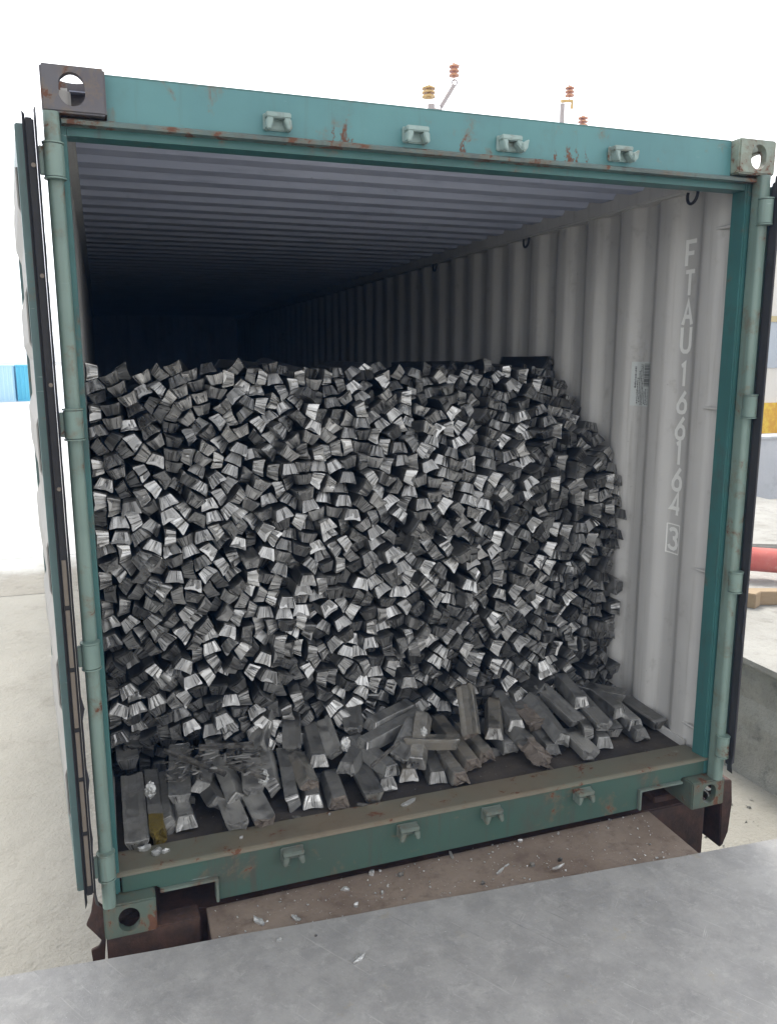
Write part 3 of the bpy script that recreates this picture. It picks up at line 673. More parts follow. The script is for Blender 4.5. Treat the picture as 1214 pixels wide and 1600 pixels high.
PILE = "225,189,0;302,189,0;379,190,1;456,256,-77;533,189,0;610,189,0;734,189,0;812,189,0;964,243,-147;1019,189,0;1139,258,-50;1198,237,0;1196,189,180;1411,204,-90;1473,189,0;1533,205,-179;1610,195,164;1789,189,0;1850,202,-180;1910,189,0;2059,189,0;2124,189,180;2189,189,0;2266,189,0;190,260,-81;314,246,-112;357,284,176;406,250,-77;456,189,0;652,284,44;753,239,12;830,244,106;877,189,180;996,287,-73;1075,217,180;1131,189,0;1263,237,-180;1349,189,-180;1467,241,-170;1542,254,-176;1621,250,170;1743,238,-166;1890,252,28;1925,296,136;2001,241,-111;2191,300,40;2232,237,0;2322,196,-107;243,243,-155;266,291,-170;366,336,166;438,310,176;558,237,0;680,205,107;750,336,4;853,303,139;944,199,-147;968,339,-39;1104,294,-44;1138,350,-70;1184,298,24;1272,189,-180;1466,289,10;1575,300,4;1664,203,-91;1810,257,-118;1900,339,136;1966,197,-109;1990,305,-16;2051,246,-111;2262,292,133;2363,226,73;124,258,-163;300,342,-97;352,384,-18;433,357,-4;473,419,-20;605,321,-30;776,283,12;826,343,139;890,244,-162;918,296,138;1095,394,37;1205,344,28;1237,392,-70;1389,257,-30;1416,329,44;1637,306,-177;1687,272,105;1807,327,-30;1853,293,-45;1967,348,164;2053,331,-34;2106,244,-106;2226,337,-148;2361,290,165;168,200,98;251,350,-97;319,424,-19;446,466,175;503,245,104;621,247,-137;801,393,-148;831,431,-149;907,424,-152;1047,265,0;1071,329,136;1192,409,109;1305,285,0;1328,237,0;1517,322,38;1587,354,-7;1719,195,-166;1752,293,-92;1843,369,-138;1954,394,-17;2029,378,-24;2161,262,-140;2186,424,-178;2304,264,131;124,308,-162;198,330,157;338,501,60;412,407,162;497,375,-26;683,330,-63;712,281,-62;853,482,138;893,351,66;941,379,-39;1038,364,-44;1146,424,-70;1254,305,-73;1367,300,-30;1472,365,-142;1656,353,-177;1712,339,117;1770,371,-42;1878,402,-137;2018,427,-26;2016,492,112;2173,376,-178;2250,389,134;2298,340,59;117,202,90;200,398,-125;136,412,167;380,449,156;546,422,-176;547,292,153;773,466,73;801,524,-121;912,484,-79;992,411,35;1012,457,-151;1157,478,2;1280,445,4;1328,342,-141;1537,459,119;1674,407,110;1729,413,112;1787,498,-140;1794,425,-140;2062,475,-66;2084,398,-130;2090,298,-34;2232,536,13;2362,340,165;69,285,90;69,417,90;258,413,161;466,519,-174;508,326,-26;639,365,44;741,393,-101;842,548,59;960,480,-78;962,547,135;1051,499,136;1216,509,-70;1280,372,111;1348,387,-142;1539,390,-37;1678,483,-66;1630,494,-66;1746,470,40;1834,455,40;1967,501,-68;2110,442,-130;2133,336,-140;2150,484,-94;2369,400,90;69,208,90;154,466,-13;398,509,166;361,599,-13;514,472,3;671,443,152;693,392,-101;817,620,-81;929,591,62;1016,532,-44;1103,520,70;1160,527,-180;1269,494,3;1402,466,-141;1483,418,-142;1625,412,110;1593,612,130;1827,528,40;1939,440,-17;2083,601,-140;2108,544,-106;2163,556,-33;2295,466,86;2311,405,52;76,361,-17;151,515,-13;296,477,-120;395,663,93;568,365,76;613,413,-30;764,575,-155;893,556,62;975,625,-42;1023,591,22;1087,452,10;1192,628,169;1218,571,-104;1378,424,39;1481,480,38;1554,558,-56;1582,436,-70;1761,614,-46;1914,515,39;2048,552,13;2146,626,136;2112,660,-45;2198,488,86;2351,461,-168;69,533,90;124,560,-25;373,552,167;496,576,26;570,475,-104;675,511,-155;724,466,-106;770,633,-81;865,616,99;1057,633,17;1152,576,-180;1260,695,163;1331,468,77;1424,394,112;1516,592,129;1506,524,-138;1628,566,-119;1743,536,115;1884,477,39;1977,555,-175;2063,680,134;2211,664,110;2199,602,28;2360,508,12;90,470,26;124,684,155;155,366,-18;428,593,60;551,528,149;627,482,-135;731,538,-156;671,685,48;916,655,-144;943,695,36;1087,575,-2;1258,612,76;1273,549,-104;1416,517,39;1418,597,-29;1581,512,-57;1576,703,128;1699,556,-65;1896,596,39;2026,625,-173;2111,724,-41;2295,522,-167;2248,462,86;2369,564,-90;79,652,-131;225,503,-20;234,456,160;462,630,60;570,602,123;608,572,-57;715,618,104;804,693,35;869,688,-71;1003,724,-31;1124,625,-2;1196,678,-11;1338,522,-178;1316,578,-103;1480,623,-51;1519,721,-162;1701,632,61;1736,668,61;1796,578,-42;1967,604,5;2004,701,-149;2265,578,12;2317,641,81;2321,574,-91;90,725,163;91,597,156;286,544,140;451,684,-14;528,626,124;615,660,131;657,624,23;730,681,-76;835,738,-71;944,801,-30;1076,688,-178;1242,739,-17;1300,641,76;1363,589,78;1508,671,-157;1557,644,-51;1671,698,-45;1661,605,61;1808,660,137;1963,669,34;2162,696,32;2230,719,36;2262,636,8;2362,697,164;76,822,-17;174,598,155;208,556,140;338,663,30;568,680,-48;672,564,23;655,746,82;762,744,-174;896,761,77;970,760,-31;1139,685,-90;1324,694,-155;1356,744,153;1451,552,42;1440,785,-55;1502,777,18;1628,662,-119;1731,732,-160;1915,642,39;1940,728,-48;2010,754,31;2289,700,2;2322,854,112;2369,821,-90;76,772,-17;153,641,-25;262,587,-40;342,772,54;384,732,122;596,736,-80;706,742,79;832,793,3;904,846,-13;1015,676,149;1213,788,-174;1289,770,53;1260,832,6;1368,654,123;1433,654,-163;1504,828,19;1616,742,54;1748,777,20;1883,686,-35;1953,787,-147;2118,794,88;2242,770,-145;2351,912,-169;2369,641,-90;85,937,-90;187,689,-128;302,628,30;296,699,138;517,695,-49;565,796,-64;626,812,112;770,840,6;910,909,82;1021,795,57;1187,734,90;1188,851,-30;1244,886,159;1344,792,153;1402,827,52;1558,789,92;1657,767,54;1699,804,-53;1866,558,-141;1891,756,154;2061,821,14;2177,756,161;2311,797,11;2369,756,90;182,940,128;224,720,-127;278,748,-42;304,825,138;517,816,126;590,855,118;681,800,5;834,841,-177;970,859,179;1063,758,-52;1132,741,163;1156,888,-30;1210,925,158;1410,722,111;1457,710,111;1612,818,-134;1614,890,53;1723,861,-87;1840,624,137;1841,730,-132;2067,763,86;2172,805,-19;2301,1080,42;2360,959,11;69,998,90;227,638,52;248,786,-42;227,832,-42;448,732,-15;573,920,144;667,874,117;837,889,3;1040,851,-166;1087,819,118;1159,1064,-29;1132,934,143;1192,969,-22;1308,900,-59;1359,877,-132;1461,861,126;1671,917,74;1664,847,147;1782,701,-43;1923,854,-53;2026,870,-59;2311,748,11;2362,1110,16;2360,1008,11;69,877,90;190,781,64;187,871,-148;288,876,-42;520,754,24;557,968,-36;758,792,6;848,936,3;970,907,180;1036,908,120;1090,888,18;1132,996,-27;1198,1030,-31;1322,835,-27;1411,891,48;1552,862,19;1596,943,-20;1770,842,93;1814,789,-52;1881,813,-133;1981,825,-147;2087,864,14;2270,872,-174;2360,1058,11;132,893,98;146,760,-116;232,900,-148;428,786,137;531,883,-143;629,904,-63;715,854,-71;780,896,107;810,989,-128;1008,972,91;1133,802,118;1146,1114,-31;1297,1219,-64;1271,948,-21;1440,930,48;1532,926,121;1637,981,-129;1770,953,173;1828,844,-166;1874,883,-156;1986,896,-58;2153,855,-9;2293,1015,-174;2362,1163,17;119,1027,56;201,1013,129;324,996,8;385,812,-44;481,847,126;559,1039,69;626,971,-88;681,949,-162;874,992,44;1054,1008,-132;1076,957,154;1214,1090,42;1265,1070,115;1253,1004,-38;1371,948,-54;1522,993,155;1745,1034,-68;1722,926,-114;1806,899,-172;1921,915,-156;2071,918,10;2217,848,65;2209,923,-56;2362,1216,17;89,1075,163;146,830,-35;275,947,-58;359,854,-45;432,862,126;511,1021,58;621,1031,175;734,916,109;952,960,164;978,1051,57;1100,1042,151;1231,1140,42;1310,1053,115;1321,974,52;1484,953,48;1579,995,87;1707,985,-35;1789,1013,112;1834,950,-154;2114,1032,-69;2156,953,-176;2138,906,-176;2276,920,6;2362,1266,17;118,1283,90;161,1051,56;377,1014,-99;331,926,-99;461,918,-122;497,952,-122;684,999,-162;747,977,25;839,1048,-161;914,1050,-16;1093,1148,145;1188,1190,71;1258,1180,42;1353,1011,-127;1424,996,-127;1500,1056,53;1669,1026,-142;1779,1092,36;1833,1062,-55;2089,971,116;2161,1001,4;2227,990,-75;2282,968,6;2295,1267,-85;76,1122,-17;143,969,-52;234,975,-53;452,989,-44;392,902,-161;522,1099,-45;698,1045,18;760,1026,-161;940,1007,-16;1022,1072,57;1075,1092,-142;1232,1231,-36;1298,1131,131;1385,1048,53;1461,1028,53;1540,1086,-133;1629,1092,41;1810,1176,57;1853,995,26;1922,975,130;2179,1048,4;2240,1060,-29;2242,1132,-84;2294,1148,-92;69,1242,-90;144,1113,84;330,1056,163;429,1038,-26;397,952,19;591,1090,20;608,1143,127;696,1136,-53;873,1097,-171;1024,1142,79;1043,1196,7;1092,1234,-137;1313,1272,9;1415,1090,54;1461,1109,-125;1566,1129,-133;1670,1134,-57;1698,1065,38;1841,1126,130;1967,954,130;2066,1149,171;2136,1093,109;2282,1202,-19;2358,1385,48;76,1836,-164;134,1172,5;316,1102,-17;379,1126,163;462,1085,48;553,1163,56;648,1090,97;733,1105,-53;880,1144,9;912,1196,166;1141,1178,71;1145,1251,-138;1303,1340,-73;1347,1101,-127;1527,1258,-72;1604,1050,41;1690,1186,16;1724,1120,130;1883,1034,25;2008,1012,144;2028,957,-64;2191,1111,91;2240,1266,168;2362,1317,17;69,1615,90;242,1064,-51;312,1160,92;392,1080,-17;443,1140,-11;551,1234,-41;594,1204,-46;777,1071,19;766,1210,-18;962,1108,-25;1024,1247,7;1185,1280,42;1361,1220,-4;1350,1170,176;1499,1140,55;1618,1157,-161;1644,1219,-59;1762,1163,57;1889,1108,130;1958,1041,131;2066,1043,-70;2180,1180,-93;2276,1332,-130;2361,1498,13;69,1177,90;201,1090,-50;274,1027,129;428,1206,28;499,1153,62;524,1287,59;654,1172,54;807,1112,19;834,1175,-64;942,1152,-25;1103,1302,129;1145,1338,56;1258,1292,123;1425,1164,60;1527,1185,47;1580,1221,18;1712,1238,119;1753,1443,132;1874,1188,152;1930,1081,-50;2078,1102,172;2127,1168,101;2227,1204,-92;2316,1360,50;132,1223,0;201,1161,-34;253,1127,29;416,1288,-145;492,1209,-11;595,1284,131;645,1240,-152;704,1199,162;876,1237,-13;977,1204,-168;1024,1296,7;1186,1392,-170;1308,1396,1;1417,1247,176;1462,1210,-47;1596,1267,18;1682,1284,-61;1771,1230,-134;1804,1265,46;1973,1188,151;1999,1130,-122;2086,1209,102;2208,1319,-151;2249,1820,-94;69,1780,90;251,1254,145;255,1189,39;455,1320,34;478,1255,-11;532,1418,104;661,1286,-152;722,1256,-18;770,1161,162;926,1332,-67;1003,1386,-23;1210,1328,-153;1318,1444,1;1366,1312,159;1482,1274,-72;1554,1316,-160;1676,1574,-48;1744,1295,-60;1903,1328,-15;1928,1155,44;2010,1075,164;2138,1236,-118;2232,1371,131;2288,1468,40;69,1307,90;190,1221,73;361,1192,52;378,1248,51;514,1352,-32;566,1324,-48;700,1383,-81;771,1299,73;865,1284,167;950,1259,12;1046,1341,7;1244,1376,-72;1369,1384,-93;1421,1435,-52;1430,1302,-170;1593,1455,20;1644,1352,18;1699,1346,-89;1857,1245,120;1977,1303,153;2096,1287,97;2182,1257,-118;2278,1413,-140;2311,1524,-60;69,1421,90;270,1333,53;317,1286,-21;402,1357,-145;431,1519,67;585,1376,25;642,1356,110;812,1329,71;868,1339,178;971,1313,113;1129,1399,89;1199,1438,11;1374,1465,56;1426,1368,-20;1493,1337,20;1629,1307,-162;1657,1443,-26;1682,1402,154;1840,1311,166;1931,1220,-29;2045,1263,-83;2152,1319,101;2223,1445,90;2350,1571,-167;156,1331,-118;176,1278,-8;318,1235,-21;351,1453,-168;465,1430,-146;576,1631,144;693,1323,-152;747,1372,-81;811,1250,34;939,1386,6;997,1504,-142;1261,1449,-76;1437,1540,21;1468,1416,-53;1512,1382,20;1573,1360,-160;1626,1505,-87;1720,1478,-48;1767,1348,20;1918,1272,-32;2034,1200,97;2108,1351,-79;2174,1393,92;2348,1441,-25;89,1359,17;224,1305,65;363,1325,35;412,1444,-73;486,1474,-146;602,1422,25;623,1465,25;807,1385,-2;872,1388,-180;985,1440,80;1074,1395,162;1138,1455,-169;1281,1537,-33;1437,1488,21;1508,1460,20;1588,1406,20;1641,1618,59;1685,1512,-48;1838,1367,93;1894,1376,-14;1986,1254,153;2067,1402,59;2219,1572,-167;2272,1552,-60;124,1446,-19;194,1364,-117;307,1365,53;454,1379,34;509,1525,140;555,1482,50;704,1499,-132;682,1436,-9;814,1444,-140;882,1443,-106;1032,1450,-100;1163,1504,-180;1317,1502,147;1381,1629,142;1498,1517,-155;1546,1558,144;1695,1637,165;1728,1560,132;1784,1394,20;1940,1406,-121;2048,1330,122;2119,1422,166;2233,1506,-145;2360,1795,120;127,1517,-52;232,1395,63;351,1404,-166;364,1500,-168;474,1558,-40;648,1532,157;605,1582,-114;711,1564,48;849,1487,147;936,1442,-100;1080,1459,80;1220,1496,-79;1368,1530,-112;1431,1594,21;1441,1650,-86;1612,1559,-14;1608,1666,-14;1775,1512,-149;1818,1433,-160;1933,1500,-164;1970,1354,-26;2175,1480,-90;2222,1620,-167;2286,1606,13;79,1489,-126;140,1400,161;288,1435,21;361,1550,-168;548,1577,50;585,1521,-130;623,1681,-41;747,1450,48;802,1535,48;913,1504,-155;1096,1513,7;1165,1552,0;1242,1569,-33;1342,1580,-38;1494,1592,-161;1559,1502,-48;1750,1640,92;1779,1583,59;1846,1474,-160;1896,1443,-43;2017,1385,49;2118,1472,166;2221,1670,13;2350,1621,-167;131,1811,114;240,1463,128;272,1541,-32;322,1614,-56;492,1671,165;555,1689,-167;730,1638,-74;770,1498,48;842,1562,48;940,1545,25;1057,1640,-8;1202,1658,-33;1217,1610,-33;1346,1663,142;1422,1702,-13;1551,1632,67;1610,1775,100;1823,1550,132;1889,1563,-164;1974,1444,59;2084,1513,166;2145,1579,-16;2167,1700,-71;2284,1656,-167;200,1672,155;206,1509,54;298,1500,148;422,1645,158;431,1585,140;496,1620,170;657,1600,-41;842,1624,-27;887,1584,48;941,1611,-72;1027,1542,-141;1110,1567,112;1297,1606,142;1363,1787,-21;1491,1664,94;1550,1697,94;1662,1738,-128;1816,1622,-135;1891,1613,-164;1952,1545,16;2055,1456,-14;2148,1530,-16;2158,1636,19;2310,1700,-167;76,1559,-17;168,1480,-126;358,1667,125;374,1605,124;486,1720,165;575,1855,-16;750,1750,106;771,1585,-34;894,1649,46;985,1586,-68;1064,1583,-68;1160,1607,-106;1272,1648,142;1382,1742,159;1496,1722,21;1547,1757,21;1672,1682,165;1837,1669,45;1870,1517,20;2015,1553,-14;2010,1492,-48;2072,1695,-54;2182,1761,109;2360,1676,120;135,1586,171;196,1567,-4;257,1588,-32;416,1695,158;322,1892,-23;555,1747,168;676,1653,32;789,1648,116;945,1681,30;932,1747,-91;1061,1689,-8;1181,1702,-33;1263,1702,-38;1396,1846,-54;1455,1760,127;1500,1822,128;1607,1716,-14;1736,1724,-54;1903,1660,-164;1953,1594,16;2082,1563,164;2110,1664,126;2077,1761,-82;2305,1810,-167;131,1634,171;258,1700,-25;223,1629,-25;397,1739,-22;460,1762,164;529,1791,-12;675,1713,33;836,1690,66;875,1776,13;1000,1766,-174;1001,1656,93;1130,1654,147;1234,1742,143;1325,1726,53;1427,1806,-54;1557,1805,21;1699,1768,52;1776,1697,126;1878,1889,-124;2006,1702,-38;2055,1606,163;2021,1775,38;2123,1742,-82;2322,1746,13;76,1724,-17;164,1709,155;264,1756,154;391,1791,155;449,1869,-24;610,1744,95;734,1694,-1;807,1742,-7;895,1821,13;992,1718,-174;1025,1812,6;1116,1711,74;1187,1767,-37;1330,1826,157;1533,1878,-149;1603,1840,-159;1778,1775,125;1819,1746,-61;1862,1723,-61;1966,1641,16;2028,1648,-17;1941,1915,-22;2138,1850,2;2235,1717,-168;138,1750,154;321,1713,48;288,1650,-56;333,1771,-134;455,1812,-16;512,1838,164;716,1817,179;885,1715,80;804,1790,173;892,1871,13;1058,1745,99;1131,1821,-106;1224,1861,79;1287,1776,-38;1372,1894,-54;1631,1888,128;1731,1805,51;1828,1864,-17;1897,1772,12;1898,1828,-95;1975,1739,-38;1998,1836,85;2137,1802,-178;2259,1761,-167;89,1677,163;233,1805,76;234,1868,157;339,1839,51;621,1902,147;655,1793,132;703,1761,-74;718,1872,-108;824,1858,78;950,1822,87;1014,1862,6;1122,1766,1;1149,1890,-145;1294,1871,-130;1432,1938,-56;1713,1858,158;1660,1822,128;1773,1860,90;1836,1808,-90;1918,1706,16;1950,1794,85;2058,1827,-48;1948,1858,-95;2200,1829,-94;168,1852,-140;190,1778,-104;278,1826,-104;395,1853,82;514,1889,164;592,1810,165;650,1858,-42;680,1925,-179;777,1848,-102;1248,1914,-164;1085,1876,-4;1082,1818,75;1179,1833,-106;1259,1815,142;1459,1876,-134;1688,1908,85"
LOOSE = [
 (0.118, 0.178, 0.198, 0.116, 0.585, 0.238, 180, 'c', 'smooth dull grey ingot lying flat against the left post, closest to the sill'),
 (0.189, 0.193, 0.198, 0.194, 0.556, 0.221, 80, 'y', 'ingot with yellow paint on its broken tip, standing on edge beside the left corner'),
 (0.107, 0.601, 0.291, 0.099, 0.861, 0.297, 180, 'c', 'short upturned ingot block showing its end, against the left wall above the slab'),
 (0.123, 0.731, 0.325, 0.112, 0.99, 0.341, 180, 'c', 'upturned ingot with hollow end, stacked on the block at the left wall'),
 (0.275, 0.339, 0.25, 0.305, 0.659, 0.296, 180, 'c', 'broad upturned ingot sprinkled with crumbs, hollow end over a shiny one'),
 (0.289, 0.256, 0.201, 0.268, 0.514, 0.226, 0, 'c', 'bright ended ingot below the crumb covered upturned ingot'),
 (0.229, 0.269, 0.198, 0.23, 0.601, 0.21, 60, 'c', 'dark ingot half hidden between the yellow tipped one and the crumb covered one'),
 (0.357, 0.406, 0.244, 0.431, 0.654, 0.27, 20, 'c', 'ingot with chamfered shiny end, right of the crumb covered upturned ingot'),
 (0.416, 0.326, 0.21, 0.379, 0.52, 0.235, 35, 'b', 'rough broken chunk on top of dark gap near the front left of the heap'),
 (0.486, 0.319, 0.215, 0.459, 0.574, 0.257, 35, 'c', 'smooth rounded ingot lying diagonally left of the wide dusty block'),
 (0.537, 0.305, 0.244, 0.564, 0.517, 0.262, 180, 'b', 'wide dusty upturned block with broken front face'),
 (0.618, 0.353, 0.227, 0.639, 0.611, 0.256, 65, 'c', 'narrow ingot on its side hugging the wide dusty block'),
 (0.596, 0.549, 0.279, 0.675, 0.714, 0.36, 150, 'b', 'pale dusty ingot piece propped up steeply over the wide dusty block'),
 (0.736, 0.524, 0.273, 0.774, 0.704, 0.352, 170, 'b', 'dark broad broken piece tilted up, with a shiny torn right edge'),
 (0.678, 0.261, 0.198, 0.713, 0.592, 0.238, 75, 'c', 'long slim ingot on its side ending in two bright specks'),
 (0.756, 0.289, 0.233, 0.752, 0.504, 0.25, 30, 'b', 'ingot with rusty brown broken tip resting on a bright ended one'),
 (0.749, 0.251, 0.195, 0.78, 0.509, 0.199, 0, 'c', 'bright ended ingot under the rusty tipped piece'),
 (0.82, 0.43, 0.256, 0.842, 0.686, 0.292, 0, 'c', 'upright ingot with sharp chamfered ridge behind the rusty tipped piece'),
 (0.458, 0.174, 0.195, 0.446, 0.373, 0.199, 180, 'b', 'short pale upturned piece with hollow bright end, at the front edge'),
 (0.554, 0.162, 0.195, 0.535, 0.361, 0.205, 180, 'b', 'wide pale broken block with reddish end, beside the short pale upturned piece'),
 (0.891, 0.448, 0.268, 0.903, 0.653, 0.296, 150, 'b', 'dark tilted ingot ending in a pale torn face'),
 (1.001, 0.544, 0.302, 1.052, 0.761, 0.355, 170, 'b', 'rough faced broken slab leaning against the foot of the pile'),
 (1.059, 0.535, 0.325, 1.296, 0.641, 0.338, 12, 'c', 'long dark ingot lying crosswise at the foot of the pile'),
 (0.992, 0.445, 0.291, 1.304, 0.575, 0.325, 8, 'c', 'long dark crosswise ingot with a bright ridge line, in front of another'),
 (0.9, 0.349, 0.25, 1.018, 0.51, 0.26, 0, 'b', 'grey chunk with big rough broken face resting on the wide dark ingot'),
 (0.84, 0.205, 0.195, 0.859, 0.404, 0.198, 0, 'b', 'narrow topped ingot stub with reddish rough end, at the front of the heap'),
 (0.972, 0.196, 0.201, 0.98, 0.478, 0.215, 180, 'c', 'wide dark upturned ingot with hollow bright edged end'),
 (1.087, 0.302, 0.233, 0.99, 0.539, 0.279, 5, 'c', 'dark ingot with a striped bright end under the leaning scoop'),
 (1.114, 0.339, 0.256, 1.235, 0.487, 0.313, 200, 'b', 'small curved scoop shaped piece leaning with a bright lower edge'),
 (1.055, 0.271, 0.198, 1.049, 0.531, 0.212, 0, 'c', 'ingot with a shining chamfered end at the front edge of the heap'),
 (1.154, 0.309, 0.198, 1.204, 0.564, 0.209, 0, 'c', 'ingot end with vertical ribs, below the brown ridged upright ingot'),
 (1.182, 0.312, 0.238, 1.292, 0.521, 0.346, 0, 'c', 'brown ridged ingot standing steeply with its narrow side to the front'),
 (1.174, 0.43, 0.291, 1.358, 0.352, 0.291, 170, 'b', 'broken brown slab lying crosswise behind the ridged upright ingot'),
 (1.432, 0.3, 0.198, 1.43, 0.646, 0.233, 0, 'b', 'long dusty brown ingot with a crumbly dark end'),
 (1.343, 0.218, 0.195, 1.348, 0.418, 0.198, 0, 'b', 'short brown ingot with gritty end, next to the trapezoid bright one'),
 (1.259, 0.263, 0.195, 1.302, 0.519, 0.2, 0, 'c', 'clean trapezoid ended ingot standing at the front edge'),
 (1.466, 0.384, 0.273, 1.502, 0.526, 0.41, 140, 'b', 'tall brown ingot standing almost upright against the pile'),
 (1.52, 0.338, 0.198, 1.501, 0.554, 0.227, 0, 'b', 'ingot with dark broken underside in front of the tall brown one'),
 (1.568, 0.392, 0.268, 1.678, 0.623, 0.314, 0, 'c', 'upright ingot with a double stepped shiny end beside the tall brown one'),
 (1.641, 0.366, 0.204, 1.627, 0.564, 0.233, 0, 'b', 'broken ingot with scooped end under the double stepped one'),
 (1.688, 0.414, 0.279, 1.72, 0.669, 0.316, 0, 'c', 'ingot with a flat white shining end at the foot of the pile'),
 (1.72, 0.2, 0.198, 1.69, 0.451, 0.256, 15, 'b', 'crusty ingot with jagged slag edge reaching toward the sill'),
 (1.793, 0.422, 0.256, 1.762, 0.678, 0.295, 175, 'c', 'dark upturned ingot with hollow end behind the crusty one'),
 (1.856, 0.304, 0.233, 1.856, 0.596, 0.314, 25, 'c', 'long slim ingot with a notch and bright tip, lying over others'),
 (1.972, 0.381, 0.256, 1.919, 0.592, 0.325, 180, 'b', 'long broad upturned ingot with hollow broken end'),
 (2.024, 0.437, 0.32, 2.053, 0.693, 0.35, 0, 'c', 'dark topped ingot with bright sloped end, highest of the loose ones'),
 (2.059, 0.311, 0.256, 2.062, 0.538, 0.302, 180, 'b', 'broad worn ingot sloping down beneath the dark topped one'),
 (1.987, 0.322, 0.233, 2.047, 0.573, 0.262, 85, 'c', 'ingot end standing on its narrow edge in the middle of the loose right group'),
 (1.931, 0.213, 0.195, 1.943, 0.412, 0.198, 185, 'b', 'flat broken pale piece lying on the bare floor boards'),
 (2.046, 0.287, 0.198, 2.101, 0.541, 0.209, 0, 'c', 'ingot with striped bright end on the floor right of the flat broken piece'),
 (2.135, 0.346, 0.204, 2.181, 0.601, 0.228, 180, 'c', 'upturned ingot with curved bright lip in the loose right group'),
 (2.212, 0.414, 0.256, 2.184, 0.669, 0.296, 0, 'c', 'dark ingot with white striped end, near the right wall'),
 (2.251, 0.348, 0.221, 2.255, 0.605, 0.257, 0, 'c', 'ingot with wide striped end beneath the white striped one by the right wall'),
 (2.247, 0.294, 0.198, 2.25, 0.494, 0.207, 0, 'b', 'dull rough chunk on the floor below the striped ends by the right wall'),
 (2.371, 0.338, 0.207, 2.348, 0.596, 0.229, 180, 'c', 'long flat upturned ingot pressed against the right wall'),
 (1.802, 0.304, 0.198, 1.819, 0.504, 0.206, 0, 'b', 'pale gritty ingot stub lying under the long slim notched one'),
 (2.314, 0.522, 0.279, 2.162, 0.651, 0.29, 180, 'b', 'thin slab piece lying across the ingots at the right wall'),
]
data = []
for tok in PILE.split(';'):
    a, b_, c_ = tok.split(','); data.append((int(a)/1000, int(b_)/1000, int(c_)))
random.seed(77)
camv = Vector(cam.location); pile = []
for (x, z, a) in data:
    if z > 1.80 or not (.06 < x < 2.40): continue
    rec = .45+.75*max(0, min(1, (x-.2)/2.0))
    yf = .67+.07*(z-.2)+max(0, z-1.28)*rec+random.gauss(0, .035)+.04*math.sin(x*5.1+z*3.7)
    yaw = random.gauss(0, 4); pit = random.gauss(-1.5, 2.5)
    if z > 1.5: yaw += random.gauss(0, 5); pit += random.uniform(-3, 1)
    if random.random() < .04: yf -= random.uniform(.02, .07)
    v = random.randrange(10) if random.random() > .03 else 10+random.randrange(2)
    pile.append((x, yf, z, yaw, pit, a, v, (Vector((x, yf, z))-camv).length))
pile.sort(key=lambda q_: q_[7])
NI = 300-len(LOOSE)-2
def orient(a):
    a = (a+180) % 360-180
    if abs(a) < 28: return 'base down'
    if abs(a) > 152: return 'upside down'
    if 62 < abs(a) < 118: return 'on its side'
    return 'tipped anticlockwise' if a < 0 else 'tipped clockwise'
def region(x, z):
    h = 'by the left wall' if x < .45 else ('left of middle' if x < .95 else ('around the middle' if x < 1.5 else 'near the right wall'))
    v = 'in the top courses' if z > 1.45 else ('in the upper half' if z > 1.0 else ('in the lower half' if z > .55 else 'in the bottom courses'))
    return h+' '+v
big = bmesh.new(); blc = big.verts.layers.float_vector.new('lc'); bem = big.verts.layers.float.new('endm'); bsx = big.verts.layers.float.new('sx')
for i, (x, yf, z, yaw, pit, a, v, d) in enumerate(pile):
    mt = place(x, yf, z, rad(yaw), rad(pit), rad(a))
    if i < NI:
        o = bpy.data.objects.new('ingot', variants[v]); COL.objects.link(o); o.matrix_world = mt
        tag(o, 'ingot %s, stacked %s of the pile' % (orient(a), region(x, z)), 'ingot', 'ingots stacked end out in the container')
    else:
        tmp = bmesh.new(); tmp.from_mesh(variants[v]); l1 = tmp.verts.layers.float_vector['lc']; l2 = tmp.verts.layers.float['endm']; l3 = tmp.verts.layers.float['sx']
        vm = {}
        for q_ in tmp.verts:
            n_ = big.verts.new(mt @ q_.co); n_[blc] = q_[l1]; n_[bem] = q_[l2]; n_[bsx] = q_[l3]; vm[q_] = n_
        for f in tmp.faces: big.faces.new([vm[q_] for q_ in f.verts]).material_index = f.material_index
        tmp.free()
me = mesh('ingot_stack', big, [M['alu'], M['frac']], fix=False); o = bpy.data.objects.new('ingot_stack', me); COL.objects.link(o)
stuff(o, 'mass of grey metal ingots stacked end out to the right and low in the pile', 'ingots')

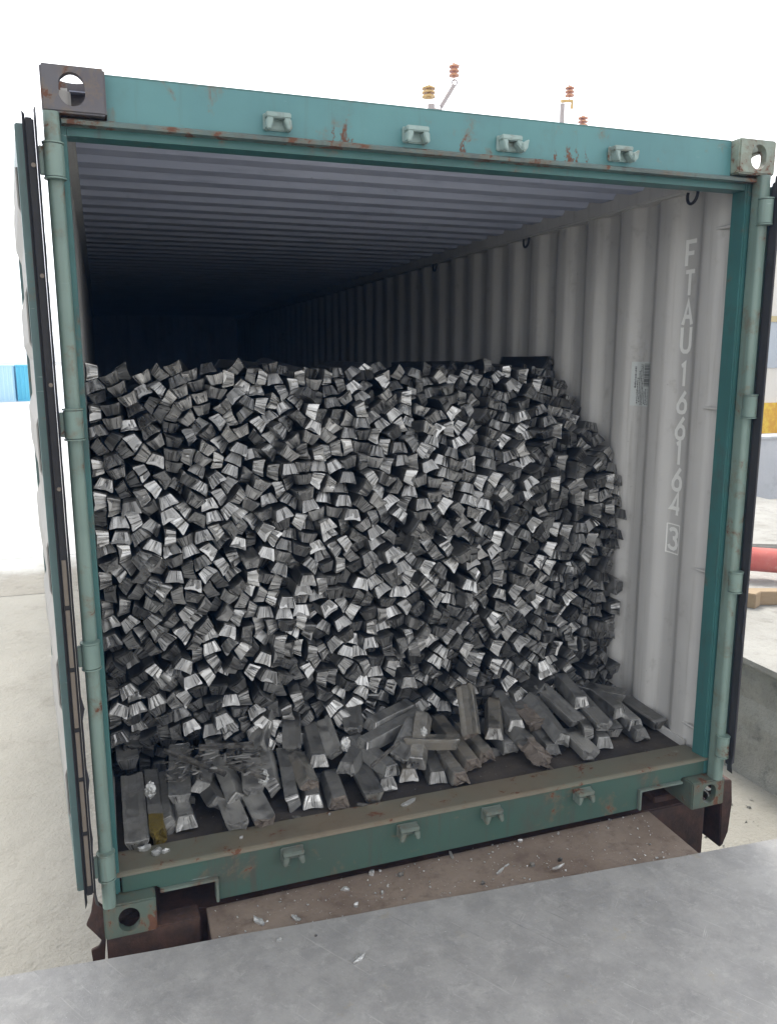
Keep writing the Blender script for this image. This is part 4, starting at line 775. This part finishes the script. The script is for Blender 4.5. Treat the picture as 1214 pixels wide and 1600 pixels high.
def along(P, Q):
    d = (Vector(Q)-Vector(P)); L = d.length; yaw = math.atan2(-d.x, d.y); pit = math.asin(max(-1, min(1, d.z/L))); return L, yaw, pit
for i, row in enumerate(LOOSE):
    P, Q, roll, e, lab = row[0:3], row[3:6], row[6], row[7], row[8]
    L, yaw, pit = along(P, Q)
    if e != 'c': L = L*1.15
    near = 'c' if e == 'c' else 'b'
    R = random.Random(500+i)
    m = M['alub'] if 'brown' in lab or (1.3 < P[0] < 1.5) else (M['alup'] if 'pale' in lab or 'dusty' in lab else (M['alus'] if ('bright' in lab or 'striped' in lab or 'white' in lab) else M['alud']))
    fr_ = M['yellow'] if e == 'y' else (M['fracr'] if ('rust' in lab or 'red' in lab or 'brown' in lab) else M['frac'])
    bm = ingot_bm(L, near, 'c' if R.random() < .6 else 'b', 900+i, 9, .0007, .05 if 'crusty' in lab else .020, .80, .86)
    if e == 'y':
        for f in bm.faces:
            if f.calc_center_median().y < .10: f.material_index = 1
    if 'crusty' in lab:
        for v_ in bm.verts:
            if v_.co.y < L*.62: v_.co += Vector((R.uniform(-.006, .006), R.uniform(-.008, .008), R.uniform(-.007, .007)))
        for f in bm.faces:
            if f.calc_center_median().y < L*.5: f.material_index = 1
    nm = 'broken_ingot' if e != 'c' else 'ingot'
    o = mk(nm, bm, [m, fr_]); o.matrix_world = place(*P, yaw, pit, rad(roll))
    tag(o, lab, 'ingot', 'loose ingots tumbled in front of the pile')
for nm_, P, yw, lab in (('x', (2.12, 1.42, 1.755), 62, 'dark ingot lying crosswise on top of the pile by the right wall'), ('y', (1.28, 1.15, 1.755), 35, 'ingot lying askew on top of the pile near its middle')):
    o = bpy.data.objects.new('ingot', variants[2]); COL.objects.link(o); o.matrix_world = place(*P, rad(yw), rad(-1), 0)
    tag(o, lab, 'ingot', 'ingots stacked end out in the container')

# ------------------------------------------------------------------ scraps and slag
def flake(name, x, y, z, l, w, th, yaw, m, seed, label, cat='scrap', group=None, tilt=0.0, curl=.0):
    R = random.Random(seed); n = 9; bm = bmesh.new()
    out = []
    for i in range(n):
        a = 2*math.pi*i/n; r = R.uniform(.6, 1.05)
        out.append((math.cos(a)*l/2*r, math.sin(a)*w/2*r))
    T_ = [bm.verts.new((u, v, th/2+curl*(u/l*2)**2+R.uniform(-.3, .3)*th)) for u, v in out]; B_ = [bm.verts.new((u*.94, v*.94, -th/2+curl*(u/l*2)**2)) for u, v in out]
    ct_ = bm.verts.new((0, 0, th/2+R.uniform(.1, .6)*th)); cb = bm.verts.new((0, 0, -th/2))
    for i in range(n):
        j = (i+1) % n
        bm.faces.new((T_[i], T_[j], ct_)); bm.faces.new((B_[j], B_[i], cb)); bm.faces.new((T_[j], T_[i], B_[i], B_[j]))
    o = mk(name, bm, m); o.matrix_world = Matrix.Translation((x, y, z+th/2)) @ Matrix.Rotation(rad(yaw), 4, 'Z') @ Matrix.Rotation(rad(tilt), 4, 'X')
    return tag(o, label, cat, group)
SC = [ # x, y, z, length, width, thickness, yaw, label
 (.141, .175, .184, .05, .028, .012, 15, 'small shiny lump under the tip of the slab at the left end of the sill'),
 (.178, .135, .188, .050, .034, .010, 60, 'crumpled foil scrap on the sill by the yellow tipped ingot'),
 (.207, .132, .189, .034, .018, .010, 10, 'little shiny chip beside the crumpled foil on the sill'),
 (.462, .125, .190, .020, .010, .006, 20, 'lone white chip on the left half of the sill'),
 (.675, .215, .167, .055, .022, .008, -40, 'torn foil strip on the floor edge left of the dark wide ingot'),
 (1.085, .140, .189, .115, .030, .006, 24, 'long bright aluminium splinter on the sill'),
 (.920, .196, .183, .050, .016, .006, -20, 'flat shiny sliver tucked under the wide dark ingot on the sill'),
 (.79, .17, .186, .012, .010, .006, 0, 'tiny white crumb on the sill below the reddish stub'),
 (.482, -.061, -.012, .062, .024, .010, -55, 'lumpy grey scrap on the rusty deck near its left end'),
 (.602, -.085, -.012, .060, .020, .004, -50, 'flat grey scrap on the deck touching the plate edge'),
 (.80, .004, -.012, .036, .020, .008, -15, 'curled pale chip on the middle of the rusty deck'),
 (.914, .058, -.012, .026, .022, .012, 60, 'angular white chip on the deck close under the sill'),
 (1.01, .015, -.012, .022, .016, .012, 10, 'brown pebble on the rusty deck'),
 (.916, -.055, -.012, .018, .010, .008, 80, 'small upright chip on the deck near the plate'),
 (.81, -.09, -.012, .020, .016, .010, 30, 'cream chip on the deck at the plate edge'),
 (1.23, .060, -.012, .050, .012, .008, 84, 'thin stick shaped sliver below the sill on the deck'),
 (1.36, -.085, -.012, .055, .012, .005, 30, 'pair of thin slivers on the right part of the deck'),
 (1.40, -.06, -.012, .030, .008, .004, 20, 'needle like sliver on the right part of the deck'),
 (1.485, -.095, -.012, .022, .016, .012, 0, 'pale pebble on the deck at the right'),
 (1.60, -.10, -.012, .020, .014, .010, 0, 'greenish pebble on the deck at the far right'),
 (1.52, .060, -.012, .024, .014, .008, 0, 'small pale chip under the second keeper from the right'),
 (1.27, -.128, -.012, .020, .012, .010, 0, 'brownish chip at the plate edge right of the middle'),
 (1.56, -.150, .0, .060, .014, .006, 8, 'flat splinter lying along the plate edge at the right'),
 (.741, -.346, .0, .070, .024, .005, 28, 'largest white aluminium flake, alone on the grey plate'),
 (.525, -.180, .0, .022, .014, .005, 15, 'small white flake on the grey plate near its edge'),
 (.64, -.20, .0, .010, .008, .004, 15, 'tiny dark crumb on the grey plate'),
]
for i, (x, y, z, l, w, th, yw, lab) in enumerate(SC):
    m = M['slag'] if ('pebble' in lab or 'dark' in lab or 'brown' in lab) else M['scrap']
    flake('metal_scrap', x, y, z, l, w, th, yw, m, 40+i, lab, tilt=4, curl=.004 if l > .045 else 0)
# foil crumples and slag slivers among the loose ingots
for (x, y, z, s_, lab) in ((.175, .36, .30, .05, 'crumpled shiny foil lump between the left block and the slag'), (.90, .33, .37, .045, 'crumpled shiny metal knot in front of the rough leaning slab'), (.58, .33, .29, .05, 'knobbly metal drip under the pale propped piece'), (1.20, .27, .40, .03, 'crumpled bright knot behind the brown ridged ingot')):
    R = random.Random(int(x*1000)); bm = bmesh.new(); bmesh.ops.create_icosphere(bm, subdivisions=3, radius=s_/2)
    for v_ in bm.verts: v_.co = Vector((v_.co.x*.75, v_.co.y*.8, v_.co.z*1.15))*(1+R.uniform(-.28, .28))
    o = mk('metal_lump', bm, M['scrap']); o.location = (x, y, z); tag(o, lab, 'scrap')
for i, (x0, y0, z0_, x1, y1, z1_, w, lab) in enumerate(((.235, .46, .395, .44, .32, .335, .016, 'long dark slag strip slanting across the slag heap'), (.36, .43, .40, .56, .42, .385, .020, 'straight grey bar lying on top of the slag heap'), (.46, .36, .345, .58, .28, .315, .014, 'short grey strip at the right foot of the slag heap'), (.98, .26, .30, 1.12, .33, .34, .010, 'thin straight stick leaning on the scoop shaped piece'))):
    bm = bmesh.new(); P, Q = Vector((x0, y0, z0_)), Vector((x1, y1, z1_)); L, yw, pt = along(P, Q)
    box(bm, (-w/2, 0, -.006), (w/2, L, .006)); bmesh.ops.subdivide_edges(bm, edges=bm.edges, cuts=3)
    R = random.Random(i)
    for v_ in bm.verts: v_.co += Vector((R.uniform(-1, 1), R.uniform(-1, 1), R.uniform(-1, 1)))*.0018
    o = mk('slag_strip', bm, M['slag']); o.matrix_world = place(*P, yw, pt, .2); tag(o, lab, 'scrap')
R = random.Random(8)
for i in range(64):
    u = R.random(); x = .24+.34*u+R.uniform(-.02, .02); y = .33+.16*R.random()-.05*u; z = .318+.06*math.sin(math.pi*u)*R.random()+.14*(y-.34)
    flake('slag_flake', x, y, z, R.uniform(.025, .085), R.uniform(.007, .020), R.uniform(.002, .005), R.gauss(15, 40), M['slag'] if i % 3 else M['frac'], 300+i, 'thin grey slag flake in the jumbled heap on the loose ingots at the left', 'slag', 'slag flakes heaped on the ingots', tilt=R.uniform(-35, 35))
CH = random.Random(91)
for i in range(26):
    x = CH.uniform(.30, 2.15); y = CH.uniform(.30, .56)
    flake('metal_chunk', x, y, .166, CH.uniform(.05, .10), CH.uniform(.03, .05), CH.uniform(.018, .034), CH.uniform(0, 180), M['frac'] if i % 2 else M['alud'], 700+i, 'small broken metal chunk on the floor boards in the gaps between the loose ingots', 'scrap', 'broken chunks between the loose ingots', tilt=CH.uniform(-8, 8))
def crumbs(name, n, fn, m, label, cat, smin, smax, seed):
    R = random.Random(seed); bm = bmesh.new()
    for i in range(n):
        x, y, z = fn(R); s_ = smin+(smax-smin)*R.random()**3
        vs = [bm.verts.new((x+R.uniform(-1, 1)*s_, y+R.uniform(-1, 1)*s_, z+R.uniform(-.2, .9)*s_)) for _ in range(7)]
        bmesh.ops.convex_hull(bm, input=vs)
    bmesh.ops.delete(bm, geom=[v for v in bm.verts if not v.link_faces], context='VERTS')
    return stuff(mk(name, bm, m), label, cat)
def on_deck(R):
    while True:
        x = R.uniform(.34, 2.08); y = R.uniform(-.24, .08)
        return x, y, -.011
crumbs('metal_crumbs', 520, on_deck, M['scrap'], 'tiny metal crumbs scattered over the rusty deck', 'crumbs', .0012, .006, 1)
crumbs('floor_crumbs', 420, lambda R: (R.uniform(.08, 2.3), R.uniform(.17, .5), .167), M['slag'], 'fine grey crumbs strewn on the container floor and sill', 'crumbs', .0012, .006, 2)
crumbs('ingot_crumbs', 130, lambda R: ((lambda t_: (.262+.085*R.random()-.0+t_*.006, .34+.17*t_, .287+.06*t_+.03))(R.random())), M['slag'], 'gritty crumbs on the broad upturned ingot', 'crumbs', .002, .007, 3)
crumbs('gravel', 420, lambda R: (R.uniform(2.7, 4.36), R.uniform(.1, 4.5), GZ+.002), M['wallt'], 'loose gravel along the foot of the concrete wall', 'gravel', .004, .02, 4)

# ------------------------------------------------------------------ right-hand background
cw = empty('concrete_wall', (4.4, 2, GZ), 'low stained concrete wall with dusty top beside the container', 'wall')
bm = bmesh.new(); n = 60; R = random.Random(2); pol = []
yy = [-2.5+i*.35 for i in range(80)]
prof = [(y_, -.30+R.uniform(-.02, .015)) for y_ in yy]
A = [[bm.verts.new((4.38+R.uniform(-.02, .012)+( .03 if k in (4, ) else 0), y_, GZ-.02+(zt-GZ+.02)*k/6)) for k in range(7)] for y_, zt in prof]
for a, b_ in zip(A, A[1:]):
    for k in range(6): bm.faces.new((a[k], b_[k], b_[k+1], a[k+1]))
Bk = [[bm.verts.new((9.5, y_, GZ-.02)), bm.verts.new((9.5, y_, -.30))] for y_, zt in prof]
for i in range(len(A)-1): bm.faces.new((Bk[i][0], Bk[i][1], Bk[i+1][1], Bk[i+1][0])); bm.faces.new((A[i][0], Bk[i][0], Bk[i+1][0], A[i+1][0])) 
bm.faces.new(A[0]+Bk[0][::-1]); bm.faces.new(A[-1][::-1]+Bk[-1])
mk('wall_face', bm, M['wallc'], cw)
bm = bmesh.new(); bmesh.ops.create_grid(bm, x_segments=40, y_segments=80, size=.5)
for v_ in bm.verts:
    v_.co = Vector((4.33+(v_.co.x+.5)*5.2, -2.5+(v_.co.y+.5)*27.6, -.285+R.uniform(-.006, .012)))
ret = bmesh.ops.extrude_face_region(bm, geom=list(bm.faces))
for g in ret['geom']:
    if isinstance(g, bmesh.types.BMVert): g.co.z = -.33
mk('wall_cap', bm, M['wallt'], cw)
TZ = -.28
def timber(x, y, yaw, l, w, h, lab):
    bm = bmesh.new(); box(bm, (-l/2, -w/2, 0), (l/2, w/2, h)); o = mk('timber_block', bm, M['wood'], bev=.006); o.matrix_world = Matrix.Translation((x, y, TZ)) @ Matrix.Rotation(rad(yaw), 4, 'Z'); tag(o, lab, 'timber')
timber(5.19, 2.98, -62, .42, .13, .13, 'sawn timber block on the wall, lying under the red pipe')
timber(5.50, 2.86, -20, .40, .12, .12, 'second sawn timber beam on the wall, nearer the edge of view')
bm = bmesh.new(); tube(bm, [(4.9, 4.35, TZ+.22), (5.9, 3.55, TZ+.20), (7.2, 2.5, TZ+.2)], .115, 20); o = mk('pipe', bm, M['red'], smooth=True); tag(o, 'faded red pipe lying across timber blocks on the concrete wall', 'pipe')
bm = bmesh.new(); prism(bm, [(5.2, 5.1), (7.6, 3.9), (8.0, 4.6), (5.6, 6.0)], 2, TZ+.005, TZ+.11); o = mk('concrete_slab', bm, M['wallt'], bev=.02); tag(o, 'pale broken concrete slab lying behind the red pipe', 'slab')
bx_ = bx('boundary_wall', (8.3, 8.0, -.5), (22, 8.3, .52), M['greyw']); tag(bx_, 'pale grey cement wall below the yellow band', 'wall')
bm = bmesh.new(); box(bm, (8.2, 7.95, .522), (22, 8.35, .56)); mk('coping', bm, M['greyw'], bx_)
bd = empty('building', (22, 16, GZ), 'bleached cream building with yellow band and yellow framed window, beyond the cement wall', 'building')
bx('wall', (14.5, 15.0, GZ), (36, 24, 6.0), M['build'], bd)
bx('yellow_band', (14.45, 14.93, -.2), (36, 14.995, .62), M['yelband'], bd)
for x0 in (16.55, 20.5, 24.5):
    wn_ = bx('window', (x0, 14.96, 1.55), (x0+1.9, 14.998, 2.75), M['glass'], bd)
    bm = bmesh.new(); prism(bm, [(x0-.12, 1.55), (x0-.12, 2.90), (x0+2.02, 2.90), (x0+2.02, 1.55), (x0+1.9, 1.55), (x0+1.9, 2.75), (x0, 2.75), (x0, 1.55)], 1, 14.92, 14.955); mk('window_frame', bm, M['frame'], wn_)

# ------------------------------------------------------------------ power poles behind the container
def stack(bm, x, y, z0, z1, r, n=3):
    tube(bm, [(x, y, z0), (x, y, z1)], r*.38, 8)
    for i in range(n):
        zc = z0+(z1-z0)*(i+.5)/n; h = (z1-z0)/n*.30
        tube(bm, [(x, y, zc-h), (x, y, zc), (x, y, zc+h)], [r, r*1.0, r*.45], 12)
up = empty('utility_pole', (9.35, 20, GZ), 'power pole with slanted switch arm and ochre insulator above the container roof', 'pole')
bm = bmesh.new(); tube(bm, [(9.25, 20, GZ), (9.25, 20, 8.75)], .10, 10); mk('pole_shaft', bm, M['galv'], up, smooth=True)
bm = bmesh.new(); tube(bm, [(8.9, 20, 8.35), (9.8, 20, 8.30)], .04, 6); tube(bm, [(9.55, 20, 8.30), (9.55, 20, 8.70)], .02, 6); tube(bm, [(9.25, 20, 8.66), (9.55, 20, 8.62)], .03, 6); mk('crossarm', bm, M['galv'], up)
bm = bmesh.new(); tube(bm, [(9.55, 20, 8.72), (9.93, 20, 9.31)], .06, 8)
tube(bm, [(9.95+.075*math.cos(a), 20, 9.38+.075*math.sin(a)) for a in [2*math.pi*i/14 for i in range(15)]], .022, 6, False); mk('switch_arm', bm, M['galv'], up)
bm = bmesh.new(); stack(bm, 9.17, 20, 8.90, 9.22, .19); mk('insulator', bm, M['insuly'], up, smooth=True)
bm = bmesh.new(); stack(bm, 9.93, 20, 9.52, 9.86, .15); tube(bm, [(9.93, 20, 9.40), (9.93, 20, 9.54)], .012, 6); mk('insulator', bm, M['insul'], up, smooth=True)
up2 = empty('utility_pole', (13.6, 20, GZ), 'power pole with two brown insulators and yellow clamp, the one nearer the right corner', 'pole')
bm = bmesh.new(); tube(bm, [(13.40, 20, GZ), (13.40, 20, 9.15)], .07, 10); mk('pole_shaft', bm, M['galv'], up2, smooth=True)
bm = bmesh.new(); tube(bm, [(13.36, 20, 9.22), (13.72, 20, 9.26), (13.72, 20, 9.05)], .05, 8); mk('clamp', bm, M['insuly'], up2)
bm = bmesh.new(); tube(bm, [(13.4, 20, 8.5), (14.3, 20, 8.4)], .03, 6); mk('crossarm', bm, M['galv'], up2)
bm = bmesh.new(); stack(bm, 13.63, 20, 9.36, 9.66, .14); tube(bm, [(13.63, 20, 9.24), (13.63, 20, 9.37)], .012, 6); mk('insulator', bm, M['insul'], up2, smooth=True)
bm = bmesh.new(); stack(bm, 14.11, 20, 8.58, 8.88, .15); tube(bm, [(14.11, 20, 8.40), (14.11, 20, 8.6)], .012, 6); mk('insulator', bm, M['insul'], up2, smooth=True)
def cable(P, Q, sag, lab):
    bm = bmesh.new(); P, Q = Vector(P), Vector(Q)
    tube(bm, [P.lerp(Q, i/16)-Vector((0, 0, sag*4*(i/16)*(1-i/16))) for i in range(17)], .008, 5); o = mk('power_cable', bm, M['wire']); tag(o, lab, 'cable', 'thin cables between the power poles')
cable((9.93, 20, 9.88), (13.63, 20, 9.68), .18, 'upper thin cable strung between the two power poles')
cable((9.17, 20, 9.24), (9.95, 20, 9.46), -.02, 'short thin jumper cable beside the slanted switch arm')
cable((8.2, 20, 10.05), (9.93, 20, 9.88), .04, 'thin cable leaving the pole with the slanted arm toward the open sky')

# ------------------------------------------------------------------ far containers on the left
def farbox(x0, x1, y, m, lab):
    r_ = empty('shipping_container', ((x0+x1)/2, y, GZ), lab, 'container', 'containers far across the yard')
    pol = []; x = x0
    while x < x1-.01: pol += [(x, y), (x+.10, y), (x+.14, y+.06), (x+.24, y+.06), (x+.28, y)]; x += .28
    pol = [p for p in pol if p[0] <= x1]+[(x1, y), (x1, y+2.4), (x0, y+2.4)]
    bm = bmesh.new(); prism(bm, pol, 2, GZ+.12, 1.30); mk('body', bm, m, r_)
    bx('bottom_rail', (x0-.02, y-.03, GZ), (x1+.02, y+2.44, GZ+.118), m, r_); bx('top_rail', (x0-.02, y-.03, 1.302), (x1+.02, y+2.44, 1.40), m, r_)
farbox(-11.8, -5.75, 62, M['blue'], 'pale blue shipping container far across the yard')
farbox(-5.62, -4.62, 62.5, M['cyan'], 'bright cyan end of a container far across the yard, beside a pale blue one')

# ------------------------------------------------------------------ added to lift the black interior: blue haze
hz = T('thin haze'); hz.t.nodes.remove(hz.b); pv = hz.n('ShaderNodeVolumePrincipled'); pv.inputs['Color'].default_value = (.14, .42, 1, 1)
pv.inputs['Density'].default_value = .0028; pv.inputs['Anisotropy'].default_value = 0
hz.t.links.new(pv.outputs[0], hz.t.nodes['Material Output'].inputs['Volume'])
hb = bx('veil', (-45, -14, GZ-1.0), (45, 80, 14), hz.m); stuff(hb, 'added faint blue haze over the bleached yard', 'veil')
